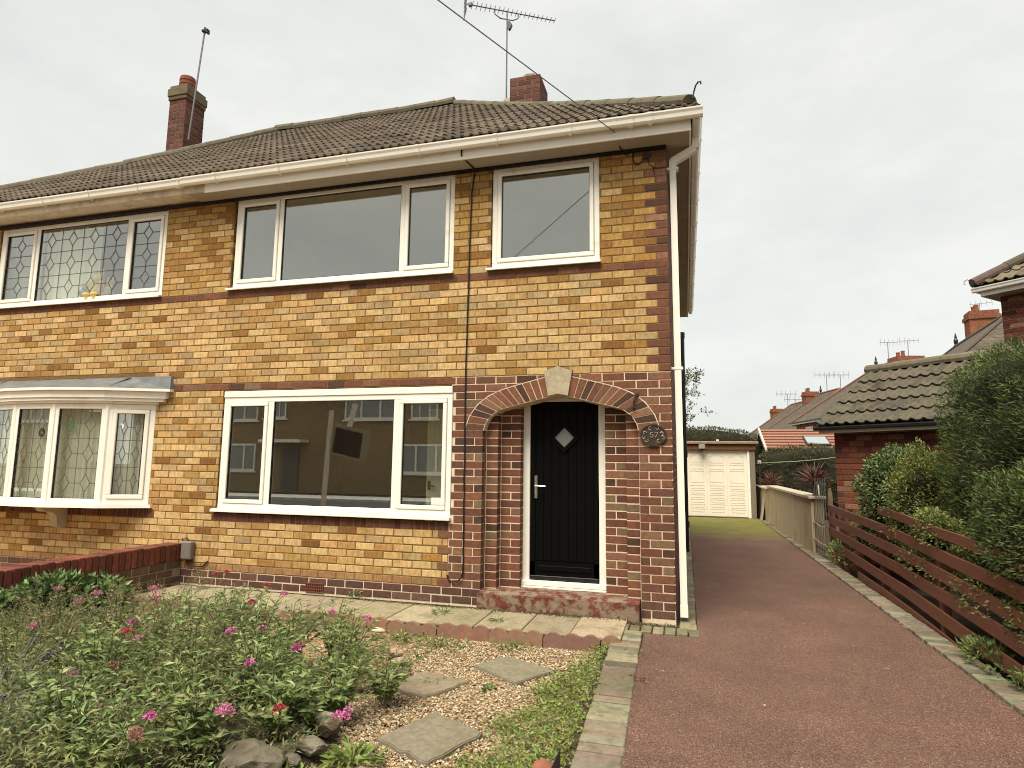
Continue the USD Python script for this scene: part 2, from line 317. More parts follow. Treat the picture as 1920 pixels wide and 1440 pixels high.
# ------------------------------------------------------------------ the setting: ground, drive, beds
C, L, J = .0825, .228, .0115           # brick course, brick length with joint, joint
g = MB(); g.box(-200, 200, -200, 260, -.6, -.14); part('ground', g, 'ground_look', kind='structure')

def wavy_sheet(x0, x1, y0, y1, z, step, amp, seed, base=-.14, hole=None):
    nx, ny = max(2, int((x1-x0)/step)), max(2, int((y1-y0)/step)); xs, ys = np.linspace(x0, x1, nx+1), np.linspace(y0, y1, ny+1)
    X, Y = np.meshgrid(xs, ys, indexing='ij'); p = np.stack([X, Y, 0*X], -1).reshape(-1, 3)
    p[:, 2] = z + amp*(meshkit.fbm(p*[1.1, 1.1, 0]+seed, 3, seed)-.5)*2
    i, j = np.meshgrid(np.arange(nx), np.arange(ny), indexing='ij'); a = (i*(ny+1)+j).ravel()
    f = np.stack([a, a+ny+1, a+ny+2, a+1], 1)
    return p, f
drive = MB()
drive.add(*wavy_sheet(.19, 2.07, -.42, 12.75, -.030, .16, .006, 3))
drive.add(*wavy_sheet(-.27, 2.07, -9.0, -.42, -.030, .16, .006, 3))
part('driveway', drive, 'tarmac_look', smooth=True, kind='structure')
road = MB(); road.box(-60, 40, -15.5, -9.3, -.14, -.12); part('road', road, 'asphalt_look', kind='structure')
pv = MB(); pv.box(-60, 40, -9.3, -9.0, -.14, -.03); pv.box(-60, 40, -17.5, -15.5, -.14, -.02); part('pavement', pv, 'slab_look', kind='structure')

# block paving strips beside the drive: one edge to edge row of blocks each
def block(x0, x1, y0, y1, z, rng=RNG):
    dz = rng.normal(0, .0025); c = jit((.18, .148, .10), .22, rng); q = MB()
    q.cbox(x0, x1, y0, y1, -.12, z+dz, .007, c); return q
def strip(label_parent, along, a0, a1, b0, b1, pitch, z):
    out = []; n = int(round((a1-a0)/pitch))
    for i in range(n):
        s, e = a0+i*pitch+.006, a0+(i+1)*pitch-.006
        w = RNG.normal(0, .003, 2)
        out.append(block(s, e, b0+w[0], b1+w[1], z) if along == 'x' else block(b0+w[0], b1+w[1], s, e, z))
    return out
ps = thing('paving_strip', kind='structure')
bl = strip(ps, 'y', -5.6, -.42, -.52, -.275, .102, -.018)
# the left strip leans a little away from the house on its way to the road
for q in bl:
    for v in q.v: v[:, 0] += np.interp(v[:, 1], [-5.6, -.42], [.13, -.015])
bl += strip(ps, 'x', -.52, .19, -.415, -.20, .105, -.016)
bl += strip(ps, 'y', -.195, 12.6, .035, .185, .205, -.016)
pieces('paver', bl, 'paver_look', ps, 250)
ps2 = thing('paving_strip', kind='structure')
pieces('paver', strip(ps2, 'y', -4.2, 12.6, 2.075, 2.275, .102, -.005), 'paver_look', ps2, 250)
joints = MB(); joints.box(-.56, .19, -.40, .0, -.14, -.05); joints.box(.0, .19, 0, 12.6, -.14, -.05); joints.box(2.07, 2.29, -9, 12.6, -.14, -.042)
joints.add(np.array([(-.40, -9, -.052), (-.272, -9, -.052), (-.272, -.4, -.052), (-.56, -.4, -.052)]), [(0, 1, 2, 3)])
part('paving_bed', joints, 'soil_look', kind='structure')

# gravel area, with the bed of soil beyond it
gb = MB(); gb.add(*wavy_sheet(-5.9, -.36, -9.0, -.80, -.115, .12, .012, 8)); part('gravel_base', gb, 'gravel_bed_look', smooth=True, kind='structure')
def bed_edge(x, y):
    """How far inside the planted mound a point lies (positive inside)."""
    cx, cy = (x+3.75)/2.0, (y+3.55)/1.85
    return 1-np.sqrt(cx*cx+cy*cy) + .12*(meshkit.noise(np.stack([x*1.4, y*1.4, 0*x], -1), 4)-.5)*2
sx, sf = wavy_sheet(-6.1, -1.4, -5.8, -1.4, 0, .1, 0, 1)
e = bed_edge(sx[:, 0], sx[:, 1]); sx[:, 2] = -.13 + .20*np.clip(e*3.2, 0, 1)**.7 + .02*meshkit.fbm(sx*5, 3, 9)
sb = MB(); sb.add(sx, sf); part('flower_bed_soil', sb, 'soil_look', smooth=True, kind='structure')
def mound(x, y): return -.06 + .13*np.clip(bed_edge(np.asarray(x, float), np.asarray(y, float))*3.2, 0, 1)**.7
ng = MB(); ng.box(-14, -5.93, -9, 0, -.14, -.06); part('neighbour_garden_ground', ng, 'gravel_bed_look', kind='structure')
fs = MB(); fs.add(*wavy_sheet(2.29, 12, -9, 13, -.06, .3, .03, 5)); part('border_soil', fs, 'soil_look', kind='structure')

# the paved path along the front wall
pa = thing('path', kind='structure')
xs = [-.44, -.885, -1.32, -1.765, -2.205, -2.64, -3.08, -3.52, -3.96, -4.40, -4.84, -5.28, -5.66]
out = []
for a, b in zip(xs[1:], xs[:-1]):
    q = MB(); dz = RNG.normal(0, .003); q.cbox(a+.004, b-.004, -.775+RNG.normal(0, .004), -.115, -.10, .0+dz, .006, jit((.29, .24, .155), .10)); out.append(q)
pieces('paving_slab', out, 'slab_look', pa)
pb = MB(); pb.box(-5.9, -.44, -.79, 0, -.14, -.018); part('path_bed', pb, 'soil_look', kind='structure')

# terracotta edging: scalloped lengths set on edge in front of the path
ed = thing('garden_edging', 'terracotta scalloped edging standing along the front of the paved path', 'edging')
def scallop(x0, n, w, y0, y1, zb, zt, h):
    xs = np.linspace(0, n*w, n*8+1); top = zt + h*np.abs(np.sin(np.pi*xs/w))**.8
    return Polygon([(x0, zb)] + [(x0+a, b) for a, b in zip(xs, top)] + [(x0+n*w, zb)])
x = -.615; k = 0
q = MB(); q.prism(scallop(-.60, 1, .165, 0, 0, -.12, -.02, .06), ((0, -.80, 0), (1, 0, 0), (0, 0, 1), (0, -1, 0)), .045, jit((.22, .125, .08), .05)); part('edging_block', q, 'terracotta_look', ed)
while x > -5.5:
    q = MB(); n = 3; w = .162
    q.prism(scallop(0, n, w, 0, 0, -.12, -.022, .046), ((x-n*w+.004, -.80+RNG.normal(0, .008), RNG.normal(0, .006)), (1, RNG.normal(0, .012), RNG.normal(0, .01)), (0, 0, 1), (0, -1, 0)), .045, jit((.21, .118, .078), .10))
    part('edging_block', q, 'terracotta_look', ed); x -= n*w+.008

# stepping stones lying in the gravel
for lab, pts in (('weathered square stepping stone in the gravel nearest the path and doorstep', [on(890,1248,2,-.085)[:2], on(950,1230,2,-.085)[:2], on(1045,1258,2,-.085)[:2], on(965,1282,2,-.085)[:2]]),
                 ('weathered square stepping stone beside the right end of the flower bed', [on(722,1290,2,-.085)[:2], on(795,1258,2,-.085)[:2], on(884,1278,2,-.085)[:2], on(800,1307,2,-.085)[:2]]),
                 ('square stepping stone in the gravel, the closest whole one to the camera', [on(705,1385,2,-.085)[:2], on(815,1335,2,-.085)[:2], on(908,1375,2,-.085)[:2], on(800,1432,2,-.085)[:2]]),
                 ('stepping stone cut off by the bottom edge of the picture beside the rocks', [(-1.70, -3.42), (-1.50, -3.19), (-1.20, -3.42), (-1.36, -3.86)])):
    P = Polygon(pts); c = np.array(P.centroid.coords[0]); ring = np.array(P.exterior.coords[:-1]); pts2 = []
    for a, b in zip(ring, np.roll(ring, -1, 0)):
        for t in np.linspace(0, 1, 9)[:-1]: pts2.append(a+(b-a)*t + RNG.normal(0, .006, 2))
    P2 = Polygon(pts2).buffer(-.02).buffer(.02)
    t = thing('stepping_stone', lab, 'stepping stone', (c[0], c[1], -.10)); col = jit((.19, .16, .11), .08)
    q = MB(); q.prism(P2, ((0, 0, -.16), (1, 0, 0), (0, 1, 0), (0, 0, 1)), .076, col); q.prism(P2.buffer(-.008), ((0, 0, -.085), (1, 0, 0), (0, 1, 0), (0, 0, 1)), .006, col)
    part('slab', q, 'slab_look', t)

# ------------------------------------------------------------------ the pair of houses
XP = -5.85                                             # party wall
def Z(n): return (n+29)*C
H1 = thing('brick_house', 'buff brick semi-detached house with arched porch, black door and clear plain windows', 'house', (0, 0, 0))
H2 = thing('brick_house', 'adjoining left half of the brick pair, with leaded windows and a white bow window', 'house', (XP, 0, 0))
XW = -11.7
xc = -1.14
EXT = [(1.03, 1.81), (1.013, 1.86), (.978, 1.96), (.888, 2.087), (.765, 2.18), (.62, 2.243), (.44, 2.293), (.29, 2.33), (.14, 2.367), (0, 2.40)]
INT = [(.815, 1.81), (.80, 1.87), (.75, 1.955), (.648, 2.028), (.48, 2.072), (.34, 2.105), (.2, 2.14), (0, 2.185)]
def resample(pts, n):
    l = LineString(pts); return np.array([l.interpolate(t, normalized=True).coords[0] for t in np.linspace(0, 1, n)])
ringpoly = Polygon([(xc+d, z) for d, z in EXT] + [(xc-d, z) for d, z in EXT[::-1]] + [(xc-1.03, 1.0), (xc+1.03, 1.0)])
extpoly = ringpoly.buffer(0).intersection(sbox(-5, 1.81, 5, 9))
openpoly = Polygon([(xc+d, z) for d, z in INT] + [(xc-d, z) for d, z in INT[::-1]] + [(xc-.815, -.1), (xc+.815, -.1)])
keypoly = Polygon([(xc-.15, 2.425), (xc, 2.478), (xc+.15, 2.425), (xc+.105, 2.165), (xc, 2.187), (xc-.105, 2.165)])
arch_cut = extpoly.union(openpoly).union(keypoly).buffer(.006)
OPEN = [(-5.335, -2.345, 3.565, 4.80), (-1.905, -.695, 3.565, 4.80), (-5.315, -2.305, .835, 2.30), (-9.37, -6.39, 3.555, 4.755), (-9.22, -6.40, .86, 2.50)]
BUFF = [((.48, .32, .142), 28), ((.425, .265, .102), 24), ((.35, .20, .066), 19), ((.36, .245, .115), 17), ((.27, .14, .036), 12), ((.19, .085, .021), 7)]
UPPER = [(.37, .215, .064), (.31, .165, .044), (.41, .265, .105), (.225, .105, .026), (.47, .32, .15)]
bw = np.array([w for _, w in BUFF], float); bw /= bw.sum(); bl = np.array([36, 30, 12, 13, 6, 3])/100
RED = [(.160, .064, .035), (.132, .050, .028), (.112, .046, .029), (.175, .085, .048), (.062, .031, .020), (.155, .100, .055)]
rw = np.array([.3, .27, .16, .13, .07, .07])
def buff(n, x):
    # patches of darker, browner bricks, as they came out of the stack; the top storey is browner
    i = RNG.choice(len(BUFF), p=bw if n >= 14 else bl); c = np.array(BUFF[i][0])
    pz = meshkit.noise(np.array([[x*.9, n*.16, 1.7]]), 2)[0]
    if n >= 14: c = np.array(UPPER[RNG.choice(5, p=[.40, .26, .17, .12, .05])])
    elif pz > .70 and i < 2 and RNG.random() < .6: c = np.array(BUFF[2][0])
    return jit(c, .07)
def red(): return jit(RED[RNG.choice(len(RED), p=rw)], .08)

bricks = {H1: {}, H2: {}}
def lay(kind, x0, x1, z0, z1, tone, y=0.0, cut=True, cx=.0035):
    """One brick of the front wall, cut by the openings."""
    spans = [(x0, x1)]
    if cut:
        for a, b, c, d in OPEN:
            if z1 > c+.012 and z0 < d-.012 and not (z1-c < .03):
                spans = [q for s, t in spans for q in ((s, min(t, a)), (max(s, b), t)) if q[1]-q[0] > .03]
    for s, t in spans:
        sub = [(s, t)]
        for s, t in sub:
            if t-s < .02: continue
            mb = MB(); r = sbox(s, z0, t, z1); dy = float(np.clip(RNG.normal(0, .0010), -.002, .0015))
            if r.intersects(arch_cut):
                r = r.difference(arch_cut)
                if r.area < 2e-4: continue
                mb.prism(r, ((0, y+.09+dy, 0), (1, 0, 0), (0, 0, 1), (0, -1, 0)), .09, tone)
            else:
                e = RNG.normal(0, .0012, 4)
                mb.cbox(s+e[0], t+e[1], y+dy, y+.10, z0+e[2], z1+e[3], cx, tone)
            bricks[H1 if (s+t)/2 > XP else H2].setdefault(kind, []).append(mb)
def course(n, x0, x1, off, kind, colour, unit=L, z0=None, z1=None, clampx=None):
    z0 = Z(n)+J/2 if z0 is None else z0; z1 = Z(n+1)-J/2 if z1 is None else z1
    k = math.ceil((off-x1)/unit) - 1
    while True:
        b = off - k*unit; a = b-unit; k += 1
        if a >= x1: continue
        if b <= x0: break
        s, t = max(a, x0), min(b, x1)
        if t-s > .025: lay(kind, s+J/2, t-J/2, z0, z1, colour(n, (s+t)/2))
REDF = lambda n, x: red()
PIER = -2.325
for n in range(-29, 29):
    odd = n % 2 != 0; top = Z(n+1)-J/2
    off = 0 if odd else -L/2
    if n <= -28: course(n, XW, 0, off, 'plinth_brick', lambda n, x: jit((.10, .048, .034), .15)); continue
    if n == 13: course(n, XW, 0, 0, 'red_brick', lambda n, x: jit((.135, .053, .031), .16)); continue
    left_end = XW
    if n == -1: course(n, -6.30, 0, 0, 'red_brick', REDF); course(n, XW, -6.30, off, 'buff_brick', buff); continue
    if n < -1:                                          # porch piers and plinth in red, toothed into the buff below the window
        pe = PIER - (L/2 if (odd and n < -20) else 0)
        course(n, pe, 0, off, 'red_brick', REDF if n > -26 else (lambda n, x: jit((.12, .05, .034), .15)))
        if n == -20:
            course(n, -5.36, pe, -5.36, 'sill_brick', lambda n, x: jit((.10, .036, .024), .2), C, Z(n)+J/2, Z(n+1)+.01)
            course(n, -6.22, -5.36, off, 'buff_brick', buff); course(n, -9.4, -6.22, -6.22, 'sill_brick', lambda n, x: jit((.09, .034, .024), .2), C, Z(n)+J/2, Z(n+1)+.03); course(n, XW, -9.4, off, 'buff_brick', buff)
        else:
            f = (lambda n, x: jit((.30, .165, .07), .12)) if n == -27 else buff
            course(n, XW, pe, off, 'buff_brick', f)
        continue
    q = L if odd else L/2                               # quoin of the upper floor
    pal = {19: (.27, .14, .085), 24: (.24, .12, .07), 25: (.25, .13, .075), 26: (.24, .12, .07), 27: (.18, .085, .045), 28: (.15, .078, .035), 14: (.22, .095, .058), 15: (.14, .055, .033), 11: (.068, .03, .020), 23: (.08, .040, .028), 21: (.078, .038, .027), 16: (.085, .040, .027)}
    zt = min(top, 4.765)
    lay('red_brick', -q+J/2, -.001, Z(n)+J/2, zt, jit(pal.get(n, (.135, .054, .032)), .06))
    course(n, XW, -q, off, 'buff_brick', buff, L, Z(n)+J/2, zt)

# mortar backing of the front wall, one piece for each house and zone
def back(house, mat, x0, x1, z0, z1, holes=(), y=.0042, d=.08, name='mortar'):
    p = sbox(x0, z0, x1, z1)
    for h in holes: p = p.difference(h)
    mb = MB(); mb.prism(p, ((0, y+d, 0), (1, 0, 0), (0, 0, 1), (0, -1, 0)), d); part(name, mb, mat, house)
holes = [sbox(a, c, b, d) for a, b, c, d in OPEN] + [arch_cut.buffer(.003)]
pierz = sbox(PIER, -.1, .01, Z(0)).union(sbox(-13, -.2, .01, Z(-27)-.0))
for house, a, b in ((H1, XP, 0.0), (H2, XW, XP)):
    back(house, 'buff_mortar_look', a, b, Z(-27), 4.80, holes + [pierz], name='wall')
    back(house, 'pale_mortar_look' if house == H1 else 'grey_mortar_look', a, b, -.1, Z(0), holes + [sbox(-13, Z(-27), PIER if house == H1 else XP, 3)], name='plinth_wall', y=.0045)
for house, d in bricks.items():
    for kind, items in d.items():
        pieces(kind, items, 'buff_brick_look' if kind == 'buff_brick' else 'red_brick_look', house, 300, 'other_'+kind+'s')

# voussoirs, keystone and the stepped jambs of the porch
NV = 13; ex, it = resample(EXT[:-1], NV+1), resample([p for p in INT[:-1]] + [(.1, 2.162)], NV+1)
for sgn in (-1, 1):
    for i in range(NV):
        quad = np.array([ex[i], ex[i+1], it[i+1], it[i]]); P = Polygon([(xc+sgn*d, z) for d, z in quad]).buffer(-.0048, join_style=2).buffer(-.003).buffer(.003)
        mb = MB(); mb.prism(P, ((0, .30, 0), (1, 0, 0), (0, 0, 1), (0, -1, 0)), .304+RNG.normal(0, .001), jit(RED[RNG.choice([0, 0, 0, 1, 3, 3, 4])], .08)*1.05)
        part('arch_brick', mb, 'red_brick_look', H1)
mb = MB(); ringmortar = extpoly.difference(openpoly).buffer(.004); mb.prism(ringmortar, ((0, .29, 0), (1, 0, 0), (0, 0, 1), (0, -1, 0)), .289); part('arch_mortar', mb, 'pale_mortar_look', H1)
mb = MB(); mb.prism(keypoly.buffer(-.006).buffer(.006), ((0, .28, 0), (1, 0, 0), (0, 0, 1), (0, -1, 0)), .305, (.36, .30, .20)); part('keystone', mb, 'stone_look', H1)
jm, jbm = [], MB()
for sgn in (-1, 1):
    for n in range(-28, -1):
        z0, z1 = Z(n)+J/2, Z(n+1)-J/2
        for (d0, d1, y0, split) in ((.68, .808, .11, False), (.455, .672, .22, n % 2 == 0)):
            cuts = [(d0, (d0+d1)/2-.005), ((d0+d1)/2+.005, d1)] if split else [(d0, d1)]
            for a, b in cuts:
                mb = MB(); x0, x1 = sorted((xc+sgn*a, xc+sgn*b)); mb.cbox(x0, x1, y0+RNG.normal(0, .001), y0+.13, z0, z1, .0035, red()); jm.append(mb)
    for (d0, d1, y0) in ((.684, .815, .113), (.459, .684, .223)):
        x0, x1 = sorted((xc+sgn*d0, xc+sgn*d1)); jbm.box(x0, x1, y0+.001, y0+.15, -.05, 2.20)
    # the return of the front pier itself
    x0, x1 = sorted((xc+sgn*.830, xc+sgn*.95)); jbm.box(x0, x1, .06, .20, -.05, 1.84)
pieces('porch_brick', jm, 'red_brick_look', H1, 300); part('porch_mortar', jbm, 'pale_mortar_look', H1)
mb = MB(); mb.box(xc-.83, xc+.83, .33, .50, 2.215, 2.45); part('porch_head', mb, 'grey_timber_look', H1)

# the door: white frame and threshold, black boarded leaf with a diamond light
YF = .33
fr = MB()
for x0, x1 in ((-1.598, -1.520), (-.768, -.690)): fr.cbox(x0, x1, YF, YF+.08, .232, 2.21, .006)
fr.cbox(-1.52, -.768, YF, YF+.08, 2.14, 2.21, .006)
door_frame = part('door_frame', fr, 'upvc_look', H1)
th = MB(); th.cbox(-1.602, -.686, YF-.035, YF+.1, .178, .232, .006); th.cbox(-1.602, -.686, YF-.045, YF+.1, .118, .174, .006); part('threshold', th, 'upvc_look', door_frame)
lf = MB(); X0, X1, Z0, Z1 = -1.515, -.773, .236, 2.136
for k in range(7):
    a = X0+.055+k*.0905; lf.cbox(a+.003, a+.0875, YF+.022, YF+.06, Z0+.20, Z1-.075, .003)
dh = Polygon([(xc-.145, 1.748), (xc, 1.893), (xc+.145, 1.748), (xc, 1.603)])
lfb = MB(); lfb.prism(sbox(X0, Z0, X1, Z1).difference(dh.buffer(-.02)), ((0, YF+.065, 0), (1, 0, 0), (0, 0, 1), (0, -1, 0)), .035)
for a, b, c, d in ((X0, X0+.053, Z0, Z1), (X1-.053, X1, Z0, Z1), (X0, X1, Z1-.072, Z1), (X0, X1, Z0, Z0+.19)): lfb.box(a+.001, b-.001, YF+.018, YF+.029, c+.001, d-.001)
leaf = MB()
for mbs in (lf,):
    v, f, t = mbs.arrays(); leaf.add(v, f, t)
# boards are cut round the light by laying the raised diamond frame over them
leaf.join(lfb); door = part('door', leaf, 'black_door_look', H1, label='black boarded front door with a small diamond window')
df = MB(); df.prism(dh.buffer(.018, join_style=2).difference(dh.buffer(-.026, join_style=2)), ((0, YF+.03, 0), (1, 0, 0), (0, 0, 1), (0, -1, 0)), .03); part('light_frame', df, 'black_door_look', door)
gl = MB(); gl.prism(dh.buffer(-.02, join_style=2), ((0, YF+.020, 0), (1, 0, 0), (0, 0, 1), (0, -1, 0)), .003); part('pane', gl, 'mirror_pane_look', door)
bb = MB(); bb.cbox(X0+.004, X1-.004, YF-.006, YF+.02, Z0+.004, Z0+.045, .004); part('weather_bar', bb, 'black_plastic_look', door)
hd = MB(); hd.cbox(-1.470, -1.435, YF+.004, YF+.018, 1.09, 1.335, .008); hd.tube([(-1.452, YF+.01, 1.225), (-1.452, YF-.045, 1.225), (-1.445, YF-.055, 1.225), (-1.335, YF-.055, 1.222)], .0085); hd.tube([(-1.452, YF+.008, 1.14), (-1.452, YF-.004, 1.14)], .012); part('handle', hd, 'chrome_look', door)
lp = MB(); lp.cbox(-1.42, -.86, YF+.008, YF+.018, .33, .385, .004); part('letter_plate', lp, 'black_door_look', door)

# doorstep: cast, painted red long ago
sp, sfc = [], []
st = trimesh.creation.box([1.62, .56, .23]); st = st.subdivide().subdivide().subdivide().subdivide(); v = np.array(st.vertices)
v[:, 2] -= .012*(v[:, 1] < -.2)*(v[:, 2] > 0); v += (meshkit.fbm(v*9+3, 3, 5)[:, None]-.5)*.016; v += [xc-.005, .165, .045]
part('doorstep', (v, np.array(st.faces), np.full((len(v), 3), .5)), 'step_look', H1)

# side, back and party walls; roof space and rooms
mb = MB(); mb.box(-.24, 0, .103, 7.8, -.1, 4.80); mb.box(XP, -.24, 7.56, 7.8, -.1, 4.80); part('side_wall', mb, 'side_brick_look', H1)
mb = MB(); mb.box(XW, XW+.24, .103, 7.8, -.1, 4.80); mb.box(XW+.24, XP, 7.56, 7.8, -.1, 4.80); part('side_wall', mb, 'side_brick_look', H2)
mb = MB()
for s0, s1, n0 in ((0, 0, 0),):
    for n in range(-28, 29):
        h = (n % 2 != 0); mb.cbox(-.1, .0035, .004, (.112 if h else .222), Z(n)+J/2, Z(n+1)-J/2, .003, red())
part('quoin_return_bricks', mb, 'red_brick_look', H1, kind='stuff')

def room(house, x0, x1, z0, z1, y0=.24, y1=3.6):
    w = MB(); t = .04
    w.box(x0-t, x0, y0, y1, z0, z1); w.box(x1, x1+t, y0, y1, z0, z1); w.box(x0, x1, y1, y1+t, z0, z1); w.box(x0, x1, y0, y1, z1, z1+t)
    part('room_walls', w, 'plaster_look', house); f = MB(); f.box(x0, x1, y0-.12, y1, z0-t, z0); part('room_floor', f, 'carpet_look', house)
    # inner leaf round the opening
def inner(house, x0, x1, z0, z1, op):
    p = sbox(x0, z0, x1, z1)
    for o in op: p = p.difference(sbox(o[0]-.02, o[2]-.02, o[1]+.02, o[3]+.02))
    mb = MB(); mb.prism(p, ((0, .24, 0), (1, 0, 0), (0, 0, 1), (0, -1, 0)), .13); part('inner_wall', mb, 'plaster_look', house)
room(H1, -5.75, -2.15, .12, 2.42); inner(H1, -5.75, -2.0, .05, 2.5, [OPEN[2]])
room(H1, -5.75, -2.12, 2.62, 4.86); room(H1, -2.02, -.24, 2.62, 4.86, y1=2.4); inner(H1, -5.75, -.24, 2.6, 4.9, [OPEN[0], OPEN[1]])
room(H2, -9.6, -5.95, .12, 2.42); inner(H2, -9.6, -5.95, .05, 2.5, [OPEN[4]])
room(H2, -9.6, -5.95, 2.62, 4.86); inner(H2, -9.6, -5.95, 2.6, 4.9, [OPEN[3]])

# ------------------------------------------------------------------ windows
def frame_rect(mb, fr, x0, x1, z0, z1, w, y0, y1, c=.005):
    """Four members of a rectangular frame in a plane frame fr = (origin, along, out); y0 < y1 measured inwards."""
    o, u, n = fr
    def bar(a, b, c0, d):
        v, f = chamfer_box(a, b, y0, y1, c0, d, c); q = o + v[:, :1]*u + v[:, 1:2]*n + v[:, 2:]*np.array([0, 0, 1.]); mb.add(q, f)
    bar(x0, x1, z1-w, z1); bar(x0, x1, z0, z0+w); bar(x0, x0+w, z0+w, z1-w); bar(x1-w, x1, z0+w, z1-w)
def obar(mb, fr, a, b, c0, d, y0, y1, c=.004):
    o, u, n = fr; v, f = chamfer_box(a, b, y0, y1, c0, d, c); mb.add(o + v[:, :1]*u + v[:, 1:2]*n + v[:, 2:]*np.array([0, 0, 1.]), f)
WALLFR = (np.array([0, 0, 0.]), np.array([1., 0, 0]), np.array([0, 1., 0]))

def came(fr, x0, x1, z0, z1, nx, nz, y, w=.0038, side=False):
    """Leadwork: a grid of lines with a diamond wherever the odd lines cross."""
    mb = MB(); o, u, n = fr; dx, dz = (x1-x0)/nx, (z1-z0)/nz; rx, rz = min(dx*.46, .075), min(dz*.60, .115)
    def seg(p, q):
        p, q = np.array(p), np.array(q); d = q-p; l = np.linalg.norm(d); d /= l; s = np.array([-d[1], d[0]])*w
        P = np.array([p+s, p-s, q-s, q+s]); lo = o + P[:, :1]*u + P[:, 1:]*np.array([0, 0, 1.]) + n*(y); hi = lo - n*.003
        v = np.vstack([lo, hi]); mb.add(v, [(4, 5, 6, 7), (0, 1, 5, 4), (1, 2, 6, 5), (2, 3, 7, 6), (3, 0, 4, 7)], (.09, .09, .09))
    cols, rows = [i for i in range(1, nx) if i % 2], [k for k in range(1, nz) if k % 2]
    for i in range(1, nx):
        zz = [z0] + ([q for k in rows for q in (z0+k*dz-rz, z0+k*dz+rz)] if i in cols else []) + [z1]
        for a, b in zip(zz[::2], zz[1::2]): seg((x0+i*dx, a), (x0+i*dx, b))
    for k in range(1, nz):
        xx = [x0] + ([q for i in cols for q in (x0+i*dx-rx, x0+i*dx+rx)] if k in rows else []) + [x1]
        for a, b in zip(xx[::2], xx[1::2]): seg((a, z0+k*dz), (b, z0+k*dz))
    for i in cols:
        for k in rows:
            c = np.array([x0+i*dx, z0+k*dz]); P = [c+(0, rz), c+(rx, 0), c-(0, rz), c-(rx, 0)]
            for a, b in zip(P, P[1:]+P[:1]): seg(a, b)
    return mb

def window(house, x0, x1, z0, z1, lights, yf, sill=(.05, .035), head=0, leaded=None, label=None):
    """lights: (left, right, opening?) of every light across the window."""
    W = .058; mb = MB(); d = .06
    if head: mb.cbox(x0, x1, yf-.012, yf+d, z1-head, z1, .005)
    zt = z1-head-(.002 if head else 0)
    frame_rect(mb, WALLFR, x0, x1, z0, zt, W, yf, yf+d)
    for (a, b, o), (a2, b2, o2) in zip(lights, lights[1:]): mb.cbox(b, a2, yf, yf+d, z0+W+.001, zt-W-.001, .005)
    win = part('window', mb, 'upvc_look', house, label=label)
    for a, b, o in lights:
        zz0, zz1 = z0+W, zt-W; aa, bb = a, b
        if o:
            cs = MB(); frame_rect(cs, WALLFR, a+.004, b-.004, zz0+.004, zz1-.004, .045, yf-.014, yf+.045, .006); part('casement', cs, 'upvc_look', win); aa, bb, zz0, zz1 = a+.049, b-.049, zz0+.049, zz1-.049
        gk = MB(); frame_rect(gk, WALLFR, aa-.001, bb+.001, zz0-.001, zz1+.001, .007, yf+.006, yf+.04, .001); part('gasket', gk, 'black_plastic_look', win)
        p = MB(); p.box(aa, bb, yf+.020, yf+.024, zz0, zz1); part('pane', p, 'glass_look', win)
        if leaded: part('leadwork', came(WALLFR, aa+.007, bb-.007, zz0+.007, zz1-.007, leaded if not o else 2, 6, yf+.0195), 'lead_line_look', win)
    sl = MB(); sl.prism(Polygon([(yf+.03, z0), (-sill[0], z0-.012), (-sill[0], z0-sill[1]), (-sill[0]+.012, z0-sill[1]-.004), (-sill[0]+.02, z0-sill[1]+.008), (yf+.03, z0-.02)]), ((x0-.045, 0, 0), (0, 1, 0), (0, 0, 1), (1, 0, 0)), x1-x0+.06)
    part('sill', sl, 'upvc_look', win)
    return win
window(H1, -5.315, -2.350, 3.60, 4.765, [(-5.257, -4.685, True), (-4.625, -3.030, False), (-2.970, -2.408, True)], .025, label='wide three-light upstairs window with clear glass')
window(H1, -1.898, -.700, 3.60, 4.770, [(-1.84, -.758, True)], .025, label='single-light upstairs window above the front door')
wl = window(H1, -5.300, -2.318, .895, 2.295, [(-5.242, -4.665, True), (-4.590, -3.020, False), (-2.950, -2.376, True)], .012, (.055, .04), head=.075, label='wide three-light ground floor window beside the porch')
stk = MB(); stk.box(-2.545, -2.435, .0285, .0295, 1.005, 1.085, (.85, .82, .75)); part('sticker', stk, 'fabric_look', wl)
window(H2, -9.36, -6.40, 3.585, 4.74, [(-9.30, -8.69, True), (-8.63, -7.07, False), (-7.01, -6.458, True)], .02, leaded=8, label='leaded three-light upstairs window with a pale curtain')
lt = MB(); lt.box(-9.40, -6.36, -.004, .10, 4.745, 4.80, (.09, .03, .02)); part('window_lintel', lt, 'red_brick_look', H2)

# bow window of the neighbouring house
BV = [np.array(q, float) for q in ((-6.31, .0), (-6.81, -.255), (-7.48, -.41), (-8.13, -.41), (-8.79, -.26), (-9.275, .0))]
zb0, zb1 = .905, 2.145
bay = MB()
for a, b in zip(BV, BV[1:]):
    pass
bayp = None; subs = []
for i, (a, b) in enumerate(zip(BV, BV[1:])):
    u = np.array([*(b-a), 0]); wdt = np.linalg.norm(u); u /= wdt; n = np.array([-u[1], u[0], 0]);
    if n[1] < 0: n = -n
    fr = (np.array([*a, 0]), u, n); op = i in (0, 4)
    frame_rect(bay, fr, .004, wdt-.004, zb0, zb1, .066, .0, .06)
    x0, x1, z0, z1 = .07, wdt-.07, zb0+.066, zb1-.066
    if op: subs.append(('casement', (fr, x0, x1, z0, z1))); x0 += .05; x1 -= .05; z0 += .05; z1 -= .05
    subs.append(('glass', (fr, x0, x1, z0, z1)))
for q in BV[1:-1]: bay.tube([(q[0], q[1]+.016, zb0), (q[0], q[1]+.016, zb1)], .030, 8)
